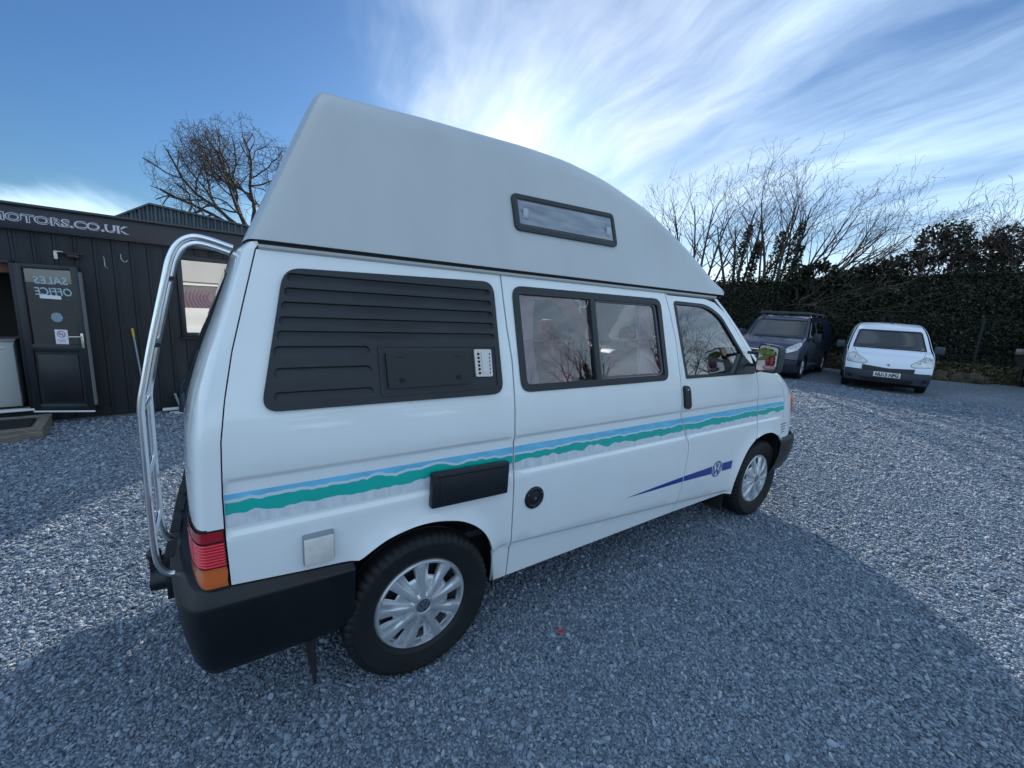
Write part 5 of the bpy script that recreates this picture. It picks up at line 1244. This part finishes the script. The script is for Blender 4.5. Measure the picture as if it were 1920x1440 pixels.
def leaf_cloud(name, pts, size, m_, parent=None, seed=1, nrm=None):
    g_ = np.random.default_rng(seed); P = np.asarray(pts); n = len(P)
    a = g_.normal(size=(n, 3)); a /= np.linalg.norm(a, axis=1)[:, None]; b_ = np.cross(a, g_.normal(size=(n, 3))); b_ /= np.linalg.norm(b_, axis=1)[:, None]
    s = (size * g_.uniform(.55, 1.5, n))[:, None]
    V = np.stack([P - a * s, P + b_ * s * .55, P + a * s, P - b_ * s * .55], 1).reshape(-1, 3)
    me = bpy.data.meshes.new(name); me.vertices.add(4 * n); me.vertices.foreach_set('co', V.ravel()); me.loops.add(4 * n); me.loops.foreach_set('vertex_index', np.arange(4 * n)); me.polygons.add(n); me.polygons.foreach_set('loop_start', np.arange(0, 4 * n, 4)); me.polygons.foreach_set('loop_total', np.full(n, 4))
    me.materials.append(m_); me.update(calc_edges=True); return link(bpy.data.objects.new(name, me), parent)
gL = np.random.default_rng(11); A = []
for _ in range(165000):
    i = gL.integers(8, NPp - 5); p, d, nr_ = hn[i]; top = interp(i / (NPp - 1) * (len(TOPZ) - 1), range(len(TOPZ)), TOPZ)
    z = gL.uniform(.55, 1) ** 1 * 0 + gL.uniform(.5, top + .05); o_ = np.interp(z / top * 3.5, [.5, .9, 1.7, 2.5, 3.05, 3.45, 3.6], [.35, .72, .68, .74, .9, 1.4, 1.9]) + gL.normal(0, .10)
    nz = noise.noise(Vector((p.x * .9, p.y * .9, z * 1.3))) * .22
    j = gL.uniform(-.25, .25); q = p + d * j + nr_ * (o_ + nz); A.append((q.x, q.y, z))
for _ in range(9000):
    i = gL.integers(8, NPp - 30); p, d, nr_ = hn[i]; top = interp(i / (NPp - 1) * (len(TOPZ) - 1), range(len(TOPZ)), TOPZ); q = p + nr_ * gL.uniform(.9, 2.4) + d * gL.uniform(-.3, .3); A.append((q.x, q.y, top + gL.exponential(.10)))
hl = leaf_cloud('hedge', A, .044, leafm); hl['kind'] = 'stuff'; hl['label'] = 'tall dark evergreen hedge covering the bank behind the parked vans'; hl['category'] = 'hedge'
# dead grass and roots at the foot
A = []
for _ in range(9000):
    i = gL.integers(10, NPp - 40); p, d, nr_ = hn[i]; q = p + nr_ * gL.uniform(-.15, .65) + d * gL.uniform(-.25, .25); A.append((q.x, q.y, gL.uniform(.02, .62)))
dg_ = mat('dead_grass', (.11, .095, .05), .9, var=.5, vscale=3)
gg = leaf_cloud('dead_grass', A, .05, dg_, seed=4); gg['kind'] = 'stuff'; gg['label'] = 'pale dead grass and roots along the foot of the bank'; gg['category'] = 'grass'
for i, (ii, s) in enumerate(((38, .34), (41, .26), (44, .30), (35, .22), (47, .2))):
    p, d, nr_ = hn[ii]; q = p - nr_ * .12
    bm = bmesh.new(); bmesh.ops.create_icosphere(bm, subdivisions=3, radius=1)
    for v in bm.verts: kk = 1 + .5 * noise.noise(v.co * 2 + Vector((i, 3, 1))); v.co = Vector((v.co.x * s * kk, v.co.y * s * kk, max(-.2, v.co.z) * s * .9 * kk))
    me = bpy.data.meshes.new('stump'); bm.to_mesh(me); bm.free(); me.materials.append(earth); me.polygons.foreach_set('use_smooth', [True] * len(me.polygons)); o = link(bpy.data.objects.new('stone', me)); o.location = (q.x, q.y, .05)
    tag(o, ('largest muddy boulder at the foot of the bank beside the white van', 'small muddy boulder between the two bigger ones at the bank foot', 'broad muddy boulder nearest the fence post on the right', 'smallest muddy boulder nearest the white van wheels', 'muddy boulder half hidden behind the white van')[i], 'boulder', 'boulders along the foot of the hedge bank')
# weld mesh fence
fm_ = mat('fence_green', (.006, .011, .009), .6)
fence = thing('mesh_fence', 'dark weld mesh fence with toothed top standing before the hedge', 'fence', (18.3, 4, 0))
acc = 0; last = None; pl = []
for i in range(14, NPp - 12):
    p = hn[i][0] - hn[i][2] * .10
    if last is None: last = p; pl.append(p); continue
    if (p - last).length >= 2.45: pl.append(p); last = p
FO = Vector((18.3, 4, 0)); FH = 2.12
for p in pl:
    g = G(); q = p - FO; g.box((q.x, q.y, FH / 2), (.06, .06, FH + .08)); g.build('fence_post', fm_, fence)
tot = None
for a, b_ in zip(pl[:-1], pl[1:]):
    a2, b2 = a - FO, b_ - FO; d = (b2 - a2); L_ = d.length; d.normalize(); g = G(); n_ = int(L_ / .075); side_ = Vector((-d.y, d.x, 0)) * .0035; up = Vector((0, 0, 1))
    for i in range(1, n_):
        c = a2 + d * (L_ * i / n_); g.add([c - d * .0035 + up * .08, c + d * .0035 + up * .08, c + d * .0035 + up * (FH + .04), c - d * .0035 + up * (FH + .04)], [(0, 1, 2, 3)])
        g.add([c - side_ + up * .08, c + side_ + up * .08, c + side_ + up * (FH + .04), c - side_ + up * (FH + .04)], [(0, 1, 2, 3)])
    for z in (.1, .3, .5, .7, .9, 1.1, 1.3, 1.5, 1.7, 1.9, 2.05, FH): g.tube([a2 + up * z, b2 + up * z], .004, 4)
    g.build('mesh_panel', fm_, fence)

bark = mat('bark', (.055, .048, .042), .9, var=.35, vscale=6, bump=.3, bscale=30); bark_l = mat('pale_bark', (.07, .06, .045), .85, var=.3, vscale=6); twig_m = mat('twig_bark', (.070, .054, .048), .9)
class Tree:
    def __init__(s, seed, env=None): s.r = random.Random(seed); s.seg = [[], []]; s.env = env
    def grow(s, p, d, L_, r, lvl, cfg):
        n = max(2, int(L_ / cfg['step'][min(lvl, len(cfg['step']) - 1)])); wob = cfg['wob'][min(lvl, len(cfg['wob']) - 1)]; up = cfg['up'][min(lvl, len(cfg['up']) - 1)]
        pts = [p.copy()]; rs = [r]; dd = d.copy(); ends = cfg['maxl']; k = s.r.uniform
        for i in range(n):
            dd = (dd + Vector((k(-1, 1), k(-1, 1), k(-1, 1))) * wob + cfg.get('bias', Vector((0, 0, 0))) * .1 + Vector((0, 0, up))).normalized()
            q = pts[-1] + dd * (L_ / n)
            if s.env and not s.env(q): break
            pts.append(q); rs.append(max(cfg['rmin'], r * (1 - .72 * (i + 1) / n)))
            if lvl < ends and i >= n * cfg['bare'][min(lvl, len(cfg['bare']) - 1)]:
                for _ in range(cfg['kids'][min(lvl, len(cfg['kids']) - 1)]):
                    if k(0, 1) < cfg['prob']:
                        ax = dd.orthogonal().normalized(); ax.rotate(Matrix.Rotation(k(0, 6.283), 3, dd)); an = R(k(*cfg['ang'])); nd = dd * math.cos(an) + ax * math.sin(an)
                        s.grow(q, nd, L_ * k(*cfg['ratio']), max(cfg['rmin'], rs[-1] * .62), lvl + 1, cfg)
        s.seg[0 if lvl <= cfg['trunk_lv'] else 1].append((pts, rs))
    def build(s, root, m0=None, m1=None):
        print('TREE', root.name, sum(len(p) for p, r in s.seg[0]), sum(len(p) for p, r in s.seg[1]))
        for nm, lst, m_, n in (('trunk', s.seg[0], m0 or bark, 7), ('crown', s.seg[1], m1 or twig_m, 3)):
            g = G()
            for pts, rs in lst:
                if len(pts) > 1: g.tube([p - root.location for p in pts], rs, n if rs[0] > .012 else 3, caps=False)
            mesh(nm, g.v, g.f, m_, root, smooth=True)
def tree(name, label, loc, stems, cfg, seed, env=None, group=None, cat='tree', m0=None, m1=None):
    root = thing(name, label, cat, loc, 0, group); T = Tree(seed, env)
    for (off, d, L_, r) in stems: T.grow(Vector(loc) + Vector(off), Vector(d).normalized(), L_, r, 0, cfg)
    T.build(root, m0, m1); return root
# the oak behind the cabin
fwd = Vector((.545, .838, 0)); fwd = Vector((.047, .998, 0)); rt = Vector((.998, -.047, 0))
oc = Vector((-.35, 18.5, 5.3))
def oenv(q):
    a = (q - oc).dot(rt); b_ = (q - oc).dot(fwd); c = q.z
    e1 = ((a - .70) / 2.9) ** 2 + (b_ / 3.0) ** 2 + ((c - 4.5) / 3.35) ** 2 + .5 * noise.noise(q * .9)
    return e1 < 1
oak_cfg = dict(step=[.30, .22, .17, .13, .10, .09], wob=[.26, .36, .38, .38, .36, .36], up=[.03, .05, .05, .045, .04, .04], maxl=5, bare=[.22, .15, .12, .1, .1], kids=[2, 2, 1, 1, 1], prob=.64, ang=(28, 72), ratio=(.42, .66), rmin=.0052, trunk_lv=1)
tree('oak_tree', 'bare spreading oak tree rising behind the metal shed', (.32, 18.5, 0), [((0, 0, 0), (0, 0, 1), 4.0, .30)], dict(oak_cfg, maxl=0), 1)
oak = bpy.data.objects['oak_tree']
T = Tree(12, oenv)
for d, L_, r in (((-.75, .1, .62), 3.6, .085), ((-.35, -.2, 1), 3.6, .095), ((.25, .2, 1), 3.6, .085), ((-1, .2, .18), 3.5, .065), ((.75, -.1, .8), 2.8, .07), ((0, .6, .9), 3.2, .09), ((-.5, -.7, .7), 3.0, .08), ((.5, -.6, .8), 2.6, .07), ((-.9, -.3, .42), 3.4, .08)):
    T.grow(Vector((.32, 18.5, 3.9 + rnd.uniform(-.2, .1))), Vector(d).normalized(), L_, r, 0, oak_cfg)
for o in list(oak.children):
    if o.name.startswith('crown'): bpy.data.objects.remove(o)
tr0 = [o for o in oak.children][0]; T.build(oak)
# hedge trees: upright fans, wind-combed to the right
bias = Vector((.04, -.06, 0))
fan = dict(step=[.45, .34, .26, .20, .16], wob=[.09, .12, .14, .15, .15], up=[.05, .06, .06, .05, .05], maxl=4, bare=[.20, .10, .08, .08], kids=[2, 2, 2, 2], prob=.70, ang=(20, 55), ratio=(.30, .50), rmin=.0044, trunk_lv=0, bias=bias)
right = Vector((.62, -.78, 0)); grp_ = 'bare trees along the hedge'
def fanstems(n, spread, L_, r, lean=0, seed=0, w_=.5):
    q = random.Random(seed); out = []
    for i in range(n):
        a = (i / (n - 1) - .5) * 2 if n > 1 else 0; d = Vector((0, 0, 1)) + right * (a * spread + lean) + Vector((q.uniform(-.15, .15), q.uniform(-.15, .15), 0)); out.append((tuple(right * a * w_), tuple(d), L_ * q.uniform(.82, 1.0) * (1 - .10 * abs(a)), r * q.uniform(.7, 1)))
    return out
tree('bare_tree', 'bare multi-stemmed tree nearest the campervan roof at the left of the hedge', (18.3, 10.7, 2.6), fanstems(7, .46, 4.5, .085, -.06, 1, .5), fan, 21, group=grp_)
tree('bare_tree', 'slender bare tree half hidden beyond the leftmost hedge tree', (19.8, 12.8, 2.6), fanstems(4, .35, 3.0, .06, 0, 2, .4), fan, 22, group=grp_)
t3 = tree('bare_tree', 'ivy-clad bare tree second from the left along the hedge', (19.1, 9.05, 2.6), fanstems(6, .28, 4.2, .09, .04, 3, .4), fan, 23, group=grp_)
t4 = tree('bare_tree', 'tall bare tree with ivied stems above the navy van', (19.8, 7.9, 2.7), fanstems(7, .30, 4.5, .08, .12, 4, .5), fan, 24, group=grp_)
fan2 = dict(fan, bias=bias * 3, up=[.02, .05, .06, .06, .06])
tree('bare_tree', 'bare tree leaning right with stems combed by the wind', (20.6, 7.05, 2.7), fanstems(6, .30, 4.4, .075, .52, 5, .4), fan2, 25, group=grp_)
tree('bare_tree', 'low bare tree sweeping far right over the evergreen clumps', (21.1, 6.35, 2.8), fanstems(5, .24, 3.9, .07, .95, 6, .3), fan2, 26, group=grp_)
# drooping pale branches hanging down the hedge face
T = Tree(31); root = thing('fallen_branches', 'pale bare branches arching down over the dark hedge face', 'branches', (18.4, 5.4, 2.2))
for i in range(9):
    p = Vector((18.2 + .12 * i, 6.6 - .27 * i, 2.5 + rnd.uniform(-.6, .3))); T.grow(p, Vector((rnd.uniform(-.5, .1) - .1, rnd.uniform(-.9, -.2), rnd.uniform(.1, .5))).normalized(), rnd.uniform(1.2, 2.2), .016, 2, dict(fan, up=[-.02] * 5, maxl=4, wob=[.12] * 5, bias=Vector((-.05, -.2, 0)), rmin=.005, trunk_lv=2))
T.build(root, bark_l, bark_l)
# ivy on the stems
gI = np.random.default_rng(9)
def ivy(loc_list, parent, n=900, s=.055):
    A = []
    for (x, y, z0, z1, r) in loc_list:
        for _ in range(n): z = gI.uniform(z0, z1); a = gI.uniform(0, 6.283); rr = r * (1.2 - (z - z0) / (z1 - z0) * .7) * gI.uniform(.4, 1.1); A.append((x + math.cos(a) * rr - parent.location.x + .10 * (z - z0), y + math.sin(a) * rr - parent.location.y - .14 * (z - z0), z - parent.location.z))
    leaf_cloud('ivy', A, s, leafm, parent, seed=len(A))
ivy([(18.9, 9.35, 3.0, 5.9, .28), (19.2, 8.85, 3.0, 5.2, .25)], t3); ivy([(19.6, 8.2, 3.0, 5.6, .30), (20.0, 7.7, 3.0, 6.0, .26), (20.2, 7.5, 3.0, 5.0, .25)], t4)
# evergreen clumps on the bank top
def clump(label, blobs, seed, n=2600, grp=None, twigs=0, leaf=.07, name='evergreen_bush', cat='bush'):
    x0 = sum(b_[0] for b_ in blobs) / len(blobs); y0 = sum(b_[1] for b_ in blobs) / len(blobs); root = thing(name, label, cat, (x0, y0, 2.9), 0, grp); q = np.random.default_rng(seed); A = []
    for (x, y, z, rx, rz_) in blobs:
        m_ = int(n * rx * rz_); v = q.normal(size=(m_, 3)); v /= np.linalg.norm(v, axis=1)[:, None]; rad = q.uniform(.25, 1.0, m_) ** .45
        for i in range(m_):
            dv = Vector(v[i]); kk = 1 + .45 * noise.noise(dv * 2.2 + Vector((seed, x, y))); A.append((x + v[i][0] * rx * rad[i] * kk - x0, y + v[i][1] * rx * rad[i] * kk - y0, z + v[i][2] * rz_ * rad[i] * kk - 2.9))
    leaf_cloud('foliage', A, leaf, leafm, root, seed=seed)
    T = Tree(seed)
    for i in range(3 + twigs):
        b_ = blobs[i % len(blobs)]; T.grow(Vector((b_[0], b_[1], 2.6)), Vector((q.uniform(-.5, .5), q.uniform(-.7, .3), 1)).normalized(), (b_[2] + b_[3] - 2.4) * q.uniform(.6, .95), .045, 1, dict(fan, ang=(25, 60), wob=[.22] * 5, prob=.8, rmin=.0055))
    T.build(root); return root
gE = 'evergreen clumps on the hedge top'
clump('rounded dark evergreen clump at the foot of the leaning bare tree', [(19.1, 5.9, 3.55, .75, .62), (19.0, 6.5, 3.5, .5, .5), (19.5, 5.4, 3.35, .5, .42)], 41, grp=gE)
clump('dark evergreen clump on the hedge between the bare trees and the thorn trees', [(20.1, 4.4, 3.65, .62, .52), (20.3, 4.0, 3.75, .5, .55), (19.8, 4.9, 3.5, .5, .45)], 42, grp=gE)
gT = 'thorn trees on the right of the hedge'
clump('dense round thorn tree left of its wider neighbour above the white van', [(21.7, 3.25, 4.75, .62, .80), (21.9, 2.8, 5.0, .6, .70), (21.5, 3.8, 4.3, .55, .45), (22.0, 2.4, 4.2, .5, .5)], 43, n=1900, grp=gT, twigs=10, name='thorn_tree', cat='tree')
clump('wide dense thorn tree running out of the right of the view', [(22.7, 2.0, 4.6, .8, .62), (22.9, 1.3, 5.0, .9, .62), (23.3, .4, 5.1, .9, .8), (22.5, 1.6, 4.2, .7, .5)], 44, n=1700, grp=gT, twigs=16, name='thorn_tree', cat='tree')
# reddish seal ring dropped on the gravel
g = G(); g.lathe([(.009, 0), (.013, .002), (.016, .002), (.017, 0), (.013, -.003)], 20, axis='Z', closed=True); o = g.build('plastic_ring', mat('red_plastic', (.55, .06, .04), .4), None, angle=60); o.location = (.674, -.133, .020); tag(o, 'tiny red plastic ring lying on the gravel before the campervan', 'ring')

# ---- the far side of the yard, behind the photographer: what the paint and the glass mirror
vs = []; fs = []; bp_ = smooth_path([(-16, -13, 0), (-4, -16, 0), (8, -15.5, 0), (18, -12.5, 0), (27, -8, 0)], 12)
for i, p in enumerate(bp_):
    for (o_, z) in ((0, 0), (.2, 1.2), (.5, 2.0), (1.4, 2.3), (2.4, 0)):
        nz = noise.noise(Vector((p.x * .7, p.y * .7, z))) * .5; vs.append((p.x, p.y - o_ + nz * .5, z + nz * (z > 1)))
fs = [(i * 5 + j, (i + 1) * 5 + j, (i + 1) * 5 + j + 1, i * 5 + j + 1) for i in range(len(bp_) - 1) for j in range(4)]
o = mesh('hedge_bank', vs, fs, mat('olive_hedge', (.075, .075, .035), .9, var=.5, vscale=2.5, bump=.8, bscale=6), None, smooth=True); o['kind'] = 'structure'
src = [o for o in bpy.data.objects if o.name.startswith('bare_tree') and o.parent is None]
for i, (x, y, r_) in enumerate(((7, -16.5, .4), (11.5, -16, 2.2), (15.5, -14.6, 4.1), (20, -12.6, 1.1), (24.5, -10.4, 5.2))):
    c = copy_tree(src[i % len(src)]); c.location = (x, y, 1.2); c.rotation_euler = (0, 0, r_)
    c['label'] = ('first', 'second', 'third', 'fourth', 'fifth')[i] + ' bare tree from the left across the yard behind the camera'; c['group'] = 'bare trees across the yard'
for i, (x, y, a) in enumerate(((1.6, -11.8, 170), (5.4, -12.4, 185))):
    c = copy_tree(pv); c.location = (x, y, 0); c.rotation_euler = (0, 0, R(a)); c['label'] = ('white panel van parked across the yard, mirrored in the campervan side', 'second white panel van across the yard, mirrored in the sliding door')[i]; c['group'] = 'white vans parked across the yard'
    for ch in list(c.children):
        for g2_ in list(ch.children):
            if g2_.name.startswith('plate_lettering'): bpy.data.objects.remove(g2_)
